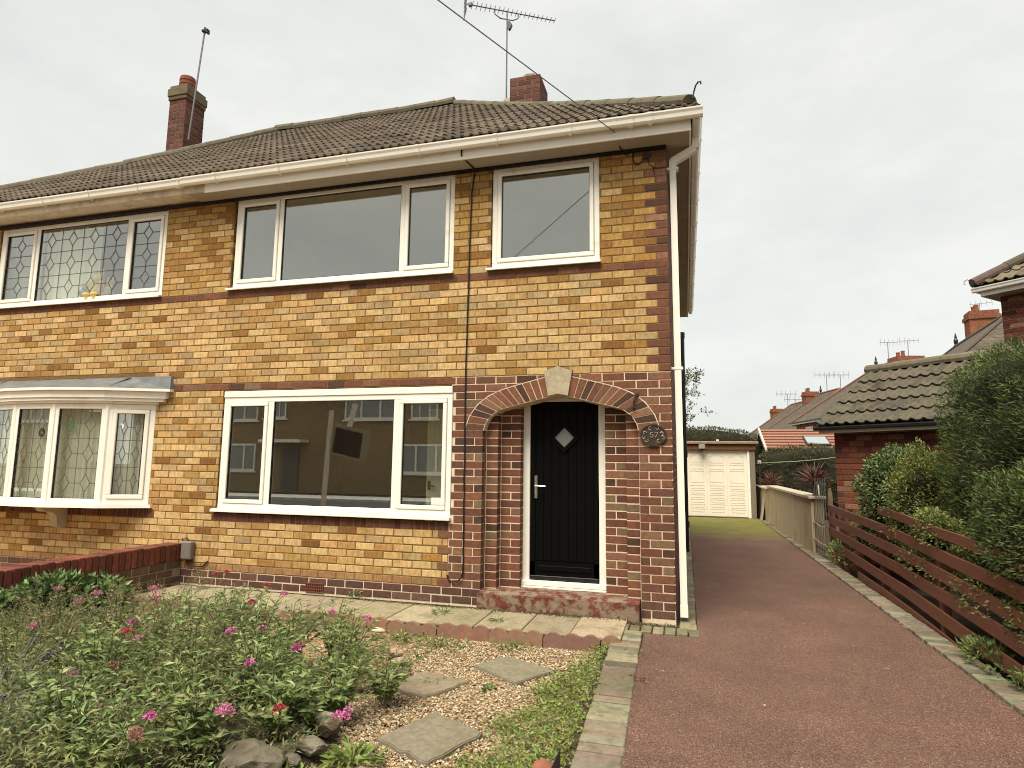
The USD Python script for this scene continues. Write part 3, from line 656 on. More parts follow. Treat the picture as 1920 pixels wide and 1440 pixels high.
bayp = part('bow_window', bay, 'upvc_look', H2, label='white bow window of five leaded lights')
for k, a in subs:
    fr, x0, x1, z0, z1 = a
    if k == 'casement': q = MB(); frame_rect(q, fr, x0+.003, x1-.003, z0+.003, z1-.003, .05, -.014, .045, .006); part('casement', q, 'upvc_look', bayp)
    else:
        q = MB(); frame_rect(q, fr, x0-.001, x1+.001, z0-.001, z1+.001, .007, .006, .04, .001); part('gasket', q, 'black_plastic_look', bayp)
        q = MB(); obar(q, fr, x0, x1, z0, z1, .020, .024, .0005); part('pane', q, 'glass_look', bayp); part('leadwork', came(fr, x0+.006, x1-.006, z0+.006, z1-.006, 4 if x1-x0 > .4 else 2, 6, .0195) if False else came(fr, x0+.006, x1-.006, z0+.006, z1-.006, 4 if x1-x0 > .4 else 4, 6, .0195), 'lead_line_look', bayp)
def bayslab(mb, off, z0, z1, wall=.06, top_off=None, ins=0):
    we = off*2.0 if off > .06 else off
    P = Polygon([(BV[0][0]+we, wall)] + [tuple(q + off*np.array([(q[0]+7.805)*.28, -1])/1.0) if 0 < i < 5 else (q[0]+(we if i == 0 else -we), q[1]-off*.55) for i, q in enumerate(BV)] + [(BV[-1][0]-we, wall)])
    mb.prism(P, ((0, 0, z0), (1, 0, 0), (0, 1, 0), (0, 0, 1)), z1-z0); return P
q = MB(); bayslab(q, .055, .865, .903); part('sill', q, 'upvc_look', bayp)
q = MB(); bayslab(q, .03, 2.147, 2.175); bayslab(q, .065, 2.177, 2.215); bayslab(q, .085, 2.217, 2.30); Pt = bayslab(q, .125, 2.302, 2.335); part('cornice', q, 'upvc_look', bayp)
ring = np.array(Pt.exterior.coords[:-1]); q = MB(); lo, hi = [], []
for x, y in ring:
    f = np.clip((y-.06)/-.6, 0, 1); lo.append((x, y, 2.337)); hi.append((x-np.sign(x+7.805)*.04*min(1, f*8), .06 if y > .05 else .0-.02, 2.337 + (.17 if y < .05 else .17)))
n = len(ring); v = np.array(lo+hi); q.add(v, [(i, (i+1) % n, n+(i+1) % n, n+i) for i in range(n)]); part('lead_roof', q, 'lead_look', bayp)
for k in (-6.75, -7.5, -8.25, -8.9):
    q = MB(); q.tube([(k, -.45+abs(k+7.8)*.12, 2.348), (k+.01, -.03, 2.508)], .011, 6); part('lead_roll', q, 'lead_look', bayp)
# brackets under the bow
bk = Polygon([(.0, .86), (-.32, .86), (-.335, .83), (-.30, .80), (-.20, .785), (-.145, .74), (-.13, .66), (-.12, .60), (-.04, .575), (0, .575)])
for xk in (-7.66, -9.0):
    q = MB(); q.prism(bk, ((xk-.06, 0, 0), (0, 1, 0), (0, 0, 1), (1, 0, 0)), .12, (.5, .45, .36)); part('bracket', q, 'concrete_look', bayp)
# the bow's own inner sides: floor and head board
q = MB(); q.prism(Polygon([tuple(p+np.array([0, .07])) for p in BV]+[(BV[-1][0], .26), (BV[0][0], .26)]), ((0, 0, .87), (1, 0, 0), (0, 1, 0), (0, 0, 1)), .02); q.prism(Polygon([tuple(p+np.array([0, .07])) for p in BV]+[(BV[-1][0], .26), (BV[0][0], .26)]), ((0, 0, 2.15), (1, 0, 0), (0, 1, 0), (0, 0, 1)), .02); part('window_board', q, 'plaster_look', bayp)

# air bricks and the little wall furniture
def airbrick(house, x0, x1, z0, z1):
    mb = MB(); mb.box(x0, x1, -.002, .05, z0, z1, (.03, .012, .01)); nx = 9
    for i in range(nx+1): xx = x0+(x1-x0)*i/nx; mb.box(xx-.004, xx+.004, -.010, .0, z0, z1, (.17, .055, .035))
    for k in range(4): zz = z0+(z1-z0)*k/3; mb.box(x0, x1, -.0085, .0, zz-.004, zz+.004, (.17, .055, .035))
    part('air_brick', mb, 'terracotta_look', house)
airbrick(H1, -4.02, -3.80, .012, .105); airbrick(H2, -9.03, -8.80, .19, .33)

# ------------------------------------------------------------------ roof of the pair
EY, EZ, EX0, EX1, TP = -.335, 4.965, -12.03, .335, math.tan(math.radians(37))
RY = 3.90; RZ = EZ+(RY-EY)*TP; HX1, HX0 = EX1-(RY-EY), EX0+(RY-EY)
BY = 2*RY-EY
cosp, sinp = math.cos(math.atan(TP)), math.sin(math.atan(TP))
def sag(x): return 0
def roof_z(y): return EZ+(y-EY)*TP
tiles = {H1: [], H2: []}
GAUGE, TW = .335, .318
prof = []                                               # double roll tile section: (across, height)
for x in np.linspace(0, TW, 16):
    ph = (x/TW*3) % 1.0; prof.append((x, .024*max(0, math.sin(math.pi*min(ph/.6, 1)))**1.2 if ph < .6 else 0.0))
prof = np.array(prof)
prof2 = np.array([(x, .034*max(0, math.sin(math.pi*min(((x/TW*2) % 1.0)/.6, 1)))**1.2 if (x/TW*2) % 1.0 < .6 else 0.0) for x in np.linspace(0, TW, 15)])
def tile_mesh(x0, row, fr, tone, length=.40, lift=None, prof=prof):
    """fr: origin on the eave, across, up the slope, normal."""
    o, a, s, n = fr; lift = .020 if lift is None else lift
    k = len(prof); r = RNG.normal(0, .0022, 3)
    P = []
    for t, h in ((0, lift+.006), (length, .004)):
        base = o + (row*GAUGE+t+r[0])*s
        P.append(base + (x0+prof[:, :1])*a + (prof[:, 1:]+h+r[1])*n)
    under = P[0] - .022*n
    v = np.vstack([P[0], P[1], under]); i = np.arange(k-1)
    f = np.vstack([np.stack([i, i+1, k+i+1, k+i], 1), np.stack([2*k+i, 2*k+i+1, i+1, i], 1)])
    return v, f, tone
def clip(v, f, p, n):
    m = trimesh.Trimesh(v, np.vstack([f[:, [0, 1, 2]], f[:, [0, 2, 3]]]) if f.shape[1] == 4 else f, process=False)
    d = (v-p)@n
    if (d > 0).all(): return v, np.asarray(m.faces)
    if (d <= 0).all(): return None
    q = trimesh.intersections.slice_mesh_plane(m, n, p)
    return (np.asarray(q.vertices), np.asarray(q.faces)) if len(q.faces) else None
TILE = [(.104, .076, .052), (.088, .066, .047), (.118, .086, .057), (.074, .057, .043), (.128, .097, .068)]
FR = (np.array([EX0, EY+.0, roof_z(EY)]), np.array([1., 0, 0]), np.array([0, cosp, sinp]), np.array([0, -sinp, cosp]))
hipn1, hipn0 = np.array([-1, -1, 0])/2**.5, np.array([1, -1, 0])/2**.5
rows = int((RY-EY)/cosp/GAUGE)+1
for r in range(rows):
    shift = 0
    for i in range(int((EX1-EX0)/TW)+1):
        x0 = i*TW+shift; ym = EY+(r+.5)*GAUGE*cosp; xm = EX0+x0+TW/2
        if xm < EX0+(ym-EY)-.25 or xm > EX1-(ym-EY)+.25: continue
        v, f, tn = tile_mesh(x0, r, FR, jit(TILE[RNG.integers(5)], .08))
        g = clip(v, f, np.array([EX1+.03, EY-.03, 0]), hipn1)
        g = g and clip(*g, np.array([EX0-.03, EY-.03, 0]), hipn0)
        g = g and clip(*g, np.array([0, RY+.05, 0]), np.array([0, -1., 0]))
        if g: mb = MB(); mb.add(*g, tn); tiles[H1 if xm > XP else H2].append(mb)
rr = {}
for h in (H1, H2):
    a, b = (XP, EX1) if h == H1 else (EX0, XP)
    deck = MB(); e = .03; zz = lambda y: roof_z(y)-e
    if h == H1:
        deck.add(np.array([(XP, EY, zz(EY)), (EX1, EY, zz(EY)), (HX1, RY, zz(RY)), (XP, RY, zz(RY))]), [(0, 1, 2, 3)]); deck.add(np.array([(EX1, EY, zz(EY)), (EX1, BY, zz(EY)), (HX1, RY, zz(RY)), (HX1, RY, zz(RY))]), [(0, 1, 2, 3)]); deck.add(np.array([(EX1, BY, zz(EY)), (XP, BY, zz(EY)), (XP, RY, zz(RY)), (HX1, RY, zz(RY))]), [(0, 1, 2, 3)])
    else:
        deck.add(np.array([(EX0, EY, zz(EY)), (XP, EY, zz(EY)), (XP, RY, zz(RY)), (HX0, RY, zz(RY))]), [(0, 1, 2, 3)]); deck.add(np.array([(EX0, BY, zz(EY)), (EX0, EY, zz(EY)), (HX0, RY, zz(RY)), (HX0, RY, zz(RY))]), [(0, 1, 2, 3)]); deck.add(np.array([(XP, BY, zz(EY)), (EX0, BY, zz(EY)), (HX0, RY, zz(RY)), (XP, RY, zz(RY))]), [(0, 1, 2, 3)])
    for t in deck.t: pass
    deck.t = [np.full_like(t, .07) for t in deck.t]
    rr[h] = part('roof', deck, 'tile_look', h)
    pieces('roof_tile', tiles[h], 'tile_look', rr[h], 300)
# side slope of our house: rows of tiles as one piece (seen only from beneath its edge)
FRS = (np.array([EX1-.02, BY, roof_z(EY)+.0]), np.array([0, -1., 0]), np.array([-cosp, 0, sinp]), np.array([sinp, 0, cosp])); sd = MB()
for r in range(rows):
    for i in range(int((BY-EY)/TW)+1):
        yy = BY-i*TW-TW/2; d = r*GAUGE*cosp
        if yy < EY+d-.1 or yy > BY-d+.1: continue
        v, f, tn = tile_mesh(i*TW, r, FRS, jit(TILE[RNG.integers(5)], .08)); g = clip(v, f, np.array([EX1+.03, EY-.03, 0]), -hipn1)
        g = g and clip(*g, np.array([EX1+.03, BY+.03, 0]), np.array([1, -1, 0])/2**.5 * 1.0) if False else g
        if g: sd.add(*g, tn)
part('far_roof_tiles', sd, 'tile_look', rr[H1], kind='stuff')
# half-round ridge and hip tiles, bedded in mossy mortar
def half_round(p, q, r, tone, lift=.0, seg=8):
    p, q = np.array(p, float), np.array(q, float); d = q-p; d /= np.linalg.norm(d); side = np.cross(d, [0, 0, 1]); side /= np.linalg.norm(side); up = np.cross(side, d)
    th = np.linspace(-.15*math.pi, 1.15*math.pi, seg+1); v = []
    for e, rad in ((p, r*1.04), (q, r*.97)):
        v += [e + side*math.cos(t)*rad + up*(math.sin(t)*rad*.85+lift) for t in th]
    k = seg+1; f = [(i, i+1, k+i+1, k+i) for i in range(seg)]; v = np.array(v)
    c = np.array([p+up*lift, q+up*lift]); mb = MB(); mb.add(v, f, tone)
    mb.add(np.vstack([v[:k], c[:1]]), [(i+1, i, k) for i in range(seg)], tone); mb.add(np.vstack([v[k:], c[1:]]), [(i, i+1, k) for i in range(seg)], tone)
    return mb
def run(parent, p, q, n, r, name, mat, sagf=0, tone=(.125, .108, .07)):
    p, q = np.array(p, float), np.array(q, float); ts = np.linspace(0, 1, n+1)
    P = p+(q-p)*ts[:, None]; P[:, 2] += -sagf*np.sin(np.pi*ts)
    for a, b in zip(P, P[1:]):
        d = (b-a); part(name, half_round(a, b+d*.06+[0, 0, RNG.normal(0, .004)], r, jit(tone, .10)), mat, parent, smooth=False)
run(rr[H1], (EX1-.09, EY+.09, roof_z(EY+.09)+.035), (HX1, RY, RZ+.03), 14, .092, 'hip_tile', 'moss_tile_look', .06)
run(rr[H1], (HX1-.02, RY, RZ+.05), (XP, RY, RZ+.03), 5, .125, 'ridge_tile', 'moss_tile_look', .02)
run(rr[H2], (XP, RY, RZ+.03), (HX0, RY, RZ+.05), 5, .125, 'ridge_tile', 'moss_tile_look', .02)
run(rr[H2], (EX0, EY, roof_z(EY)+.03), (HX0, RY, RZ+.03), 14, .12, 'hip_tile', 'moss_tile_look', .05)
hi = MB(); b0 = np.array([EX1-.06, EY+.06, roof_z(EY)+.13]); hi.tube([b0, b0+[.01, 0, .06], b0+[.03, -.02, .12], b0+[.055, -.035, .145], b0+[.078, -.05, .135], b0+[.078, -.05, .11]], .009, 6, (.02, .02, .02)); part('hip_iron', hi, 'dark_metal_look', rr[H1])

# ------------------------------------------------------------------ eaves: soffit, fascia, gutters, downpipe
SZ = 4.772
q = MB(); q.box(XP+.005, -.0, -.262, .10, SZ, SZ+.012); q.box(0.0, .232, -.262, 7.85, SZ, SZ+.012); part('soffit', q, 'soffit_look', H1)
q = MB(); q.cbox(XP+.28, .250, -.282, -.262, SZ-.012, 4.925, .003); q.cbox(.232, .252, -.262, 7.87, SZ-.010, 4.925, .003); fa = part('fascia', q, 'upvc_look', H1)
for xx in (-4.35, -2.17, -.42):
    q = MB(); q.box(xx-.012, xx+.012, -.2835, -.26, SZ-.0135, 4.924); part('fascia_joint', q, 'upvc_look', fa)
q = MB(); q.box(EX0, XP+.28, -.245, .10, SZ+.030, SZ+.042); part('soffit', q, 'dirty_fascia_look', H2)
q = MB(); q.cbox(EX0, XP+.278, -.268, -.245, SZ+.012, 4.925, .003); part('fascia', q, 'dirty_fascia_look', H2, label='older, dirtier fascia board')
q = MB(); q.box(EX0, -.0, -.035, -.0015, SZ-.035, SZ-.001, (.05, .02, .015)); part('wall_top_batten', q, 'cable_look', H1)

gp = np.array([(0, 0), (.0, -.060), (.012, -.078), (.055, -.084), (.075, -.070), (.083, -.035), (.098, -.012), (.100, .002), (.094, .002), (.090, -.010), (.077, -.033), (.068, -.064), (.052, -.077), (.014, -.071), (.006, -.058), (.006, 0)])
GP = Polygon(gp)
def gutter(house, along, a, b, base, z, mat='upvc_look'):
    q = MB()
    if along == 'x': q.prism(GP, ((a, base, z), (0, -1, 0), (0, 0, 1), (1, 0, 0)), b-a)
    else: q.prism(GP, ((base, a, z), (1, 0, 0), (0, 0, 1), (0, 1, 0)), b-a)
    return part('gutter', q, mat, house)
GPb = Polygon(GP.buffer(.010, join_style=2).exterior).difference(Polygon(gp).buffer(-.0005)).difference(sbox(-.02, -.2, .0, .1)).difference(sbox(-.1, .001, .2, .1))
GZ = 4.938
def bracket(parent, along, p, base, z, w=.034, name='gutter_bracket'):
    q = MB()
    if along == 'x': q.prism(GPb, ((p-w/2, base, z), (0, -1, 0), (0, 0, 1), (1, 0, 0)), w); q.cbox(p-.006, p+.006, base-.05, base-.001, z-.100, z-.086, .003)
    else: q.prism(GPb, ((base, p-w/2, z), (1, 0, 0), (0, 0, 1), (0, 1, 0)), w); q.cbox(base+.001, base+.05, p-.006, p+.006, z-.100, z-.086, .003)
    part(name, q, 'upvc_look', parent)
g1 = gutter(H1, 'x', XP, .364, -.298, GZ); g1b = gutter(H1, 'y', -.298, 7.95, .2645, GZ)
g2 = gutter(H2, 'x', EX0, XP-.003, -.286, GZ)
for xx in (-5.35, -4.45, -3.55, -2.65, -1.75, -.95): bracket(g1, 'x', xx, -.298, GZ)
for xx in (-.33, -.14): bracket(g1, 'x', xx, -.298, GZ, .05, 'gutter_union')
for xx in (-6.55, -7.35, -8.15, -8.95, -9.8, -10.7): bracket(g2, 'x', xx, -.286, GZ)
bracket(g2, 'x', -5.93, -.286, GZ, .09, 'gutter_union')
for yy in np.arange(.25, 7.9, .78): bracket(g1b, 'y', yy, .2645, GZ)
# square downpipe with its swan neck at the corner
DX, DY = .075, .10
dp = MB(); s = .0325
def sq_tube(mb, pts, s):
    pts = [np.array(p, float) for p in pts]
    for a, b in zip(pts, pts[1:]):
        d = b-a; l = np.linalg.norm(d); d /= l; u = np.cross(d, [0, 1, 0]); u /= np.linalg.norm(u); w = np.cross(d, u)
        v = np.array([a+u*s*i+w*s*j for i, j in ((-1, -1), (1, -1), (1, 1), (-1, 1))] + [b+u*s*i+w*s*j for i, j in ((-1, -1), (1, -1), (1, 1), (-1, 1))])
        mb.add(v, [(0, 1, 5, 4), (1, 2, 6, 5), (2, 3, 7, 6), (3, 0, 4, 7), (3, 2, 1, 0), (4, 5, 6, 7)])
sq_tube(dp, [(DX, DY, .03), (DX-.012, DY, 4.655)], s)
dpp = part('downpipe', dp, 'upvc_look', H1)
q = MB(); sq_tube(q, [(DX-.012, DY, 4.56), (DX-.012, DY, 4.635), (.295, DY-.02, 4.745), (.302, DY-.02, 4.87)], s+.004); part('swan_neck', q, 'upvc_look', dpp)
for zz in (4.55, 2.43): q = MB(); q.cbox(-.02, DX+.045, DY-.036, DY+.045, zz-.014, zz+.014, .003); part('pipe_clip', q, 'upvc_look', dpp)
q = MB(); sq_tube(q, [(DX, DY, .13), (DX, DY, .022)], s+.004); part('shoe', q, 'upvc_look', dpp)
# black soil pipe further along the side wall
q = MB(); q.tube([(.095, 5.0, -.02), (.095, 5.0, 3.80)], .055, 14); sp_ = part('soil_pipe', q, 'black_plastic_look', H1)
for zz in (3.72, 2.9, 1.6, .4): q = MB(); q.tube([(.095, 5.0, zz), (.095, 5.0, zz+.10)], .066, 14); part('pipe_collar', q, 'black_plastic_look', sp_)

# ------------------------------------------------------------------ chimneys
def chimney(house, x0, x1, y0, y1, z0, z1, cap, name='chimney', label=None):
    core = MB(); core.box(x0+.006, x1-.006, y0+.006, y1-.006, z0, z1-.005); ch = part(name, core, 'grey_mortar_look', house, label=label)
    n = int(round((z1-z0)/C)); items = []
    for k in range(n):
        z = z1-(k+1)*C
        for (a, b, face) in ((x0, x1, 'f'), (y0, y1, 's')):
            wd = b-a; u = [0, wd/2, wd] if (k % 2 == 0) == (face == 'f') else [0, wd/4+.01, wd*.75-.01, wd]
            for s0, s1 in zip(u, u[1:]):
                mb = MB(); t = jit((.105, .040, .028), .2)
                if face == 'f': mb.cbox(a+s0+.004, a+s1-.004, y0, y0+.02, z+.005, z+C-.005, .003, t)
                else: mb.cbox(x1-.02, x1, a+s0+.004, a+s1-.004, z+.005, z+C-.005, .003, t)
                items.append(mb)
        for (a, b) in ((x0, x1),):
            mb = MB(); mb.box(x0, x0+.02, y0+.02, y1, z+.005, z+C-.005, jit((.105, .040, .028), .2)); mb.box(x0, x1, y1-.02, y1, z+.005, z+C-.005, jit((.105, .040, .028), .2)); items.append(mb)
    pieces('brick', items, 'red_brick_look', ch, 260)
    return ch
c2 = chimney(H1, -2.60, -2.07, 3.05, 3.62, 6.6, 7.94, 0, label='short chimney stack with a broken-off top')
q = MB(); q.prism(Polygon([(-.12, 0), (.12, 0), (.09, .055), (-.05, .07), (-.10, .04)]), ((-2.27, 3.10, 7.94), (1, 0, 0), (0, 0, 1), (0, 1, 0)), .22, (.22, .2, .13)); part('mortar_flaunching', q, 'stone_look', c2)
c1 = chimney(H2, -9.45, -9.05, 2.75, 3.22, 6.6, 8.42, 0, label='tall chimney stack with mossy corbelled top and one red pot')
q = MB()
q.cbox(-9.47, -9.03, 2.73, 3.24, 8.42, 8.50, .01, (.10, .055, .03)); q.cbox(-9.485, -9.015, 2.715, 3.255, 8.50, 8.66, .01, (.13, .10, .055)); q.cbox(-9.46, -9.04, 2.74, 3.23, 8.66, 8.73, .01, (.12, .095, .055)); part('corbel', q, 'moss_tile_look', c1)
def lathe(mb, prof_, c, n=20, tone=(.36, .10, .045)):
    th = np.arange(n)*2*np.pi/n; v = np.array([[c[0]+r*math.cos(t), c[1]+r*math.sin(t), c[2]+z] for r, z in prof_ for t in th]); k = len(prof_)
    i = np.arange(k-1)[:, None]*n; j = np.arange(n)[None]; j2 = (j+1) % n
    mb.add(v, np.stack([i+j, i+j2, i+n+j2, i+n+j], -1).reshape(-1, 4), tone); return mb
q = MB(); lathe(q, [(.14, 0), (.155, .05), (.14, .055), (.14, .09), (.15, .095), (.15, .13), (.14, .135), (.14, .17), (.15, .175), (.15, .21), (.14, .215), (.14, .25), (.14, .255), (.10, .26), (.0, .26)], (-9.25, 2.95, 8.73)); part('chimney_pot', q, 'chimney_pot_look', c1)

# ------------------------------------------------------------------ low garden wall between the two front gardens
gw = thing('garden_wall', 'low brick wall with soldier-course red coping dividing the two front gardens', 'wall', (XP, 0, -.1))
core = MB(); core.box(XP-.10, XP+.10, -6.0, -.006, -.14, .262); core.box(XP-.05, XP+.05, -6.0, -.006, .25, .455); part('mortar', core, 'grey_mortar_look', gw)
cop, low = [], []
y = -.012; k = 0
while y > -6.0:
    mb = MB(); w = .074; mb.cbox(XP-.108, XP+.108, y-w, y-.004, .268+RNG.normal(0, .003), .468+RNG.normal(0, .004), .005, jit((.145, .045, .026), .16)); cop.append(mb); y -= .078
for n in range(-1, 3):
    y = -.012-(.115 if n % 2 else 0)
    while y > -6.0:
        mb = MB(); mb.cbox(XP-.106, XP+.106, y-.218, y-.004, .012+n*C+.005, .012+(n+1)*C-.005+(.005 if n == 2 else 0), .005, jit((.10, .062, .036), .16)); low.append(mb); y -= .228
pieces('coping_brick', cop, 'red_brick_look', gw, 100); pieces('brick', low, 'red_brick_look', gw, 100)
mb_ = thing('meter_box', 'small grey-brown service box on the house wall at the end of the garden wall', 'box', (-5.6, -.06, .38))
q = MB(); q.cbox(-5.70, -5.555, -.085, -.003, .285, .495, .014); part('case', q, 'grey_box_look', mb_); q = MB(); q.tube([(-5.62, -.04, .29), (-5.62, -.05, .24), (-5.59, -.045, .20), (-5.50, -.02, .205), (-5.42, -.015, .21), (-5.36, -.012, .27)], .008, 6); q.tube([(-5.70, -.03, .43), (-5.73, -.03, .52), (-5.66, -.03, .53), (-5.64, -.02, .49)], .007, 6); part('cable', q, 'cable_look', mb_)

# ------------------------------------------------------------------ things on the front wall
pq = thing('house_number_plaque', 'oval dark cast plaque with the number 57 on the right porch pier', 'plaque', (-.18, 0, 1.757))
el = affinity.scale(Polygon([(math.cos(t), math.sin(t)) for t in np.linspace(0, 2*np.pi, 49)[:-1]]), .128, .108, origin=(0, 0))
PF = ((-.18, -.004, 1.757), (1, 0, 0), (0, 0, 1), (0, -1, 0))
q = MB(); q.prism(el, PF, .014); part('plate', q, 'bronze_look', pq)
q = MB(); q.prism(el.difference(affinity.scale(el, .90, .885)), ((-.18, -.0175, 1.757), (1, 0, 0), (0, 0, 1), (0, -1, 0)), .008); part('rim', q, 'bronze_look', pq)
tx = meshkit.text_mesh('57', .052, .007); v = np.array(tx.vertices); w_ = v[:, 0].max(); v = np.stack([-.18-w_/2+.004+v[:, 0], -.018-v[:, 2], 1.733+v[:, 1]], 1); part('numeral', (v, np.array(tx.faces)[:, ::-1] if False else np.array(tx.faces), np.full((len(v), 3), .3)), 'worn_bronze_look', pq)
q = MB()
for cx_, cz_, s_, ph in ((-.085, .02, 1, 0), (.085, .01, -1, .5), (-.03, .062, 1, 1.2), (.035, .066, -1, 2), (-.06, -.05, 1, 3), (.05, -.055, -1, 4), (-.09, -.02, 1, 2.2), (.092, -.03, -1, 1)):
    t = np.linspace(0, 4.6, 14); r_ = .022*(1-t/6.2); q.tube(np.stack([-.18+cx_+s_*r_*np.cos(t+ph), np.full_like(t, -.0195), 1.757+cz_+r_*np.sin(t+ph)], 1), .0042, 5)
part('scroll_relief', q, 'worn_bronze_look', pq)
hk = thing('bracket_hook', 'small black iron hook fixed to the right side of the porch arch', 'hook', (-.36, 0, 2.1))
q = MB(); q.tube([(-.335, -.005, 2.17), (-.34, -.03, 2.15), (-.362, -.035, 2.10), (-.366, -.03, 2.03), (-.366, -.012, 2.02)], .010, 6); q.cbox(-.36, -.318, -.012, .0, 2.14, 2.185, .004); part('hook', q, 'dark_metal_look', hk)

cb = thing('wall_cable', 'thin black cable running down the brick wall from the eaves beside the porch', 'cable')
pts = [(-2.165, -.29, 4.90), (-2.165, -.292, 4.80), (-2.13, -.20, 4.765), (-2.105, -.05, 4.762), (-2.108, -.010, 4.72)]
for z_ in np.linspace(4.5, .45, 24): pts.append((np.interp(z_, [.4, 2.4, 4.6], [-2.15, -2.165, -2.135])+RNG.normal(0, .0016), -.010, z_))
pts += [(-2.15, -.012, .33), (-2.165, -.02, .265), (-2.21, -.022, .23), (-2.26, -.02, .225), (-2.31, -.015, .25), (-2.325, -.010, .29)]
q = MB(); q.tube(pts, .0085, 6); part('cable', q, 'cable_look', cb)
A_ = np.array([-.486, -.262, 4.838]); dw = np.array([-.508, -.856, .095]); B_ = A_+dw*30
ow = thing('overhead_wire', 'telephone wire sloping across the sky to the eaves at the right end of the house', 'wire')
t = np.linspace(0, 1, 40)[:, None]; P_ = A_+(B_-A_)*t; P_[:, 2] -= .25*4*(t*(1-t))[:, 0]*.3
q = MB(); q.tube(P_, .0055, 5); part('wire', q, 'aerial_metal_look', ow)
tp = thing('telegraph_pole', 'wooden telegraph pole carrying the telephone wire', 'pole', (B_[0], B_[1], -.1))
q = MB(); q.tube([(B_[0]-.12, B_[1]-.12, -.14), (B_[0]-.12, B_[1]-.12, B_[2]+.4)], [.14, .10], 10); part('pole', q, 'bark_look', tp)
jb = thing('wire_junction', 'small dark junction box and looped black wire under the eaves at the right corner', 'junction box', (-.2, 0, 4.66))
q = MB(); q.cbox(-.235, -.165, -.035, -.002, 4.655, 4.715, .006, (.05, .03, .02)); part('box', q, 'plain_look', jb)
q = MB(); q.tube([(-.486, -.25, 4.836), (-.47, -.12, 4.775), (-.44, -.02, 4.745), (-.42, -.012, 4.725), (-.395, -.010, 4.715), (-.375, -.010, 4.74)], .006, 5)
t = np.linspace(math.pi, 2*math.pi, 10); q.tube([(-.335, -.012, 4.77), (-.338, -.012, 4.70)] + [(-.29+.048*math.cos(a), -.013, 4.655+.055*math.sin(a)) for a in t] + [(-.225, -.02, 4.665)], .0065, 5)
q.tube([(-.19, -.008, 4.655), (-.17, -.007, 4.58), (-.11, -.006, 4.54), (-.04, -.006, 4.535), (.0, -.006, 4.536)], .004, 5); q.tube([(-.14, -.006, 4.56), (-.125, -.006, 4.50), (-.12, -.006, 4.46)], .0035, 5); part('wire', q, 'cable_look', jb)

# ------------------------------------------------------------------ aerials
def aerial(name, label, base, mast, aim, boom, nel, tilt=0, r=.012, off=(0, 0), el=.09, elup=False, group=None, s=1.0):
    t = thing(name, label, 'aerial', base, group=group); b = np.array(base, float); top = b+np.array([off[0], off[1], mast])
    q = MB(); q.tube([b, top], r, 6); part('mast', q, 'aerial_metal_look', t)
    a = np.array([math.cos(aim)*math.cos(tilt), math.sin(aim)*math.cos(tilt), math.sin(tilt)]); c = top+np.array([0, 0, -.02])
    p, e = c-a*boom*.45, c+a*boom*.55; q = MB(); q.tube([p, e], r*.8, 5); part('boom', q, 'aerial_metal_look', t)
    side = np.cross(a, [0, 0, 1]); side /= np.linalg.norm(side)
    if elup: side = np.cross(side, a)
    q = MB()
    for k in range(nel):
        m_ = p+(e-p)*(.06+.94*k/(nel-1)); ln = el*(1.15-.4*k/nel); q.tube([m_-side*ln, m_+side*ln], r*.42, 4)
    part('elements', q, 'aerial_metal_look', t); return t, top, a, c
mb0 = np.array([-2.70, 3.2, 7.52]); mtop = on(951, 20, 1, 3.2); bend = on(1040, 35, 2, mtop[2]+.02); baim = math.atan2(bend[1]-mtop[1], bend[0]-mtop[0]); blen = float(np.hypot(*(bend-mtop)[:2]))
ma, top, a, c = aerial('tv_aerial', 'tall television aerial on a mast strapped to the short chimney', mb0, mtop[2]-7.52, baim, blen/.55, 20, 0, .013, off=(mtop[0]+2.70, 0), el=.085)
bo = MB(); bo.tube([c-a*.22, c-a*.22+[0, 0, -.09], c-a*.12+[0, 0, -.15], c+a*.10+[0, 0, -.15], c+a*.2+[0, 0, -.09], c+a*.2], .011, 6); part('cradle', bo, 'aerial_metal_look', ma)
rf = MB(); side = np.cross(a, [0, 0, 1]); p = c-a*.74; up_ = np.cross(side, a)
for k in np.linspace(-.2, .2, 6): rf.tube([p-side*.16+up_*k, p+side*.16+up_*k], .006, 4)
rf.tube([p-up_*.2, p+up_*.2], .008, 4); rf.cbox(p[0]+.06, p[0]+.12, p[1]-.03, p[1]+.03, p[2]-.07, p[2]+.0, .01); part('reflector', rf, 'aerial_metal_look', ma)
q = MB(); ab = top+np.array([.035, 0, -.30]); q.prism(Polygon([(-.03, .075), (.02, .075), (.06, .01), (.03, -.06), (.0, -.08), (-.02, -.05)]), ((ab[0], ab[1]-.03, ab[2]), (1, 0, 0), (0, 0, 1), (0, 1, 0)), .06); part('amplifier', q, 'black_plastic_look', ma)
q = MB(); q.cbox(-2.71, -2.60, 3.12, 3.28, 7.50, 7.64, .004); q.tube([(-2.74, 3.2, 7.46), (-2.70, 3.2, 7.50)], .03, 6); q.tube([(-2.74, 3.2, 7.63), (-2.70, 3.2, 7.66)], .03, 6); part('chimney_bracket', q, 'concrete_look', ma)
pl_ = thing('aerial_pole', 'thin bare aerial pole leaning from the tall left chimney', 'pole', (-9.34, 2.66, 8.3))
q = MB(); pa_, pb_ = on(353, 262, 1, 2.66), on(384, 58, 1, 2.66); q.tube([pa_, pb_], .016, 6); part('pole', q, 'aerial_metal_look', pl_); q = MB(); q.cbox(pb_[0]-.05, pb_[0]+.09, 2.62, 2.70, pb_[2]-.03, pb_[2]+.02, .01); q.tube([pb_-[0, 0, .06], pb_+[0, 0, .07]], .02, 6); q.cbox(pb_[0]+.05, pb_[0]+.09, 2.62, 2.70, pb_[2]-.07, pb_[2], .005); part('clamp', q, 'dark_metal_look', pl_)

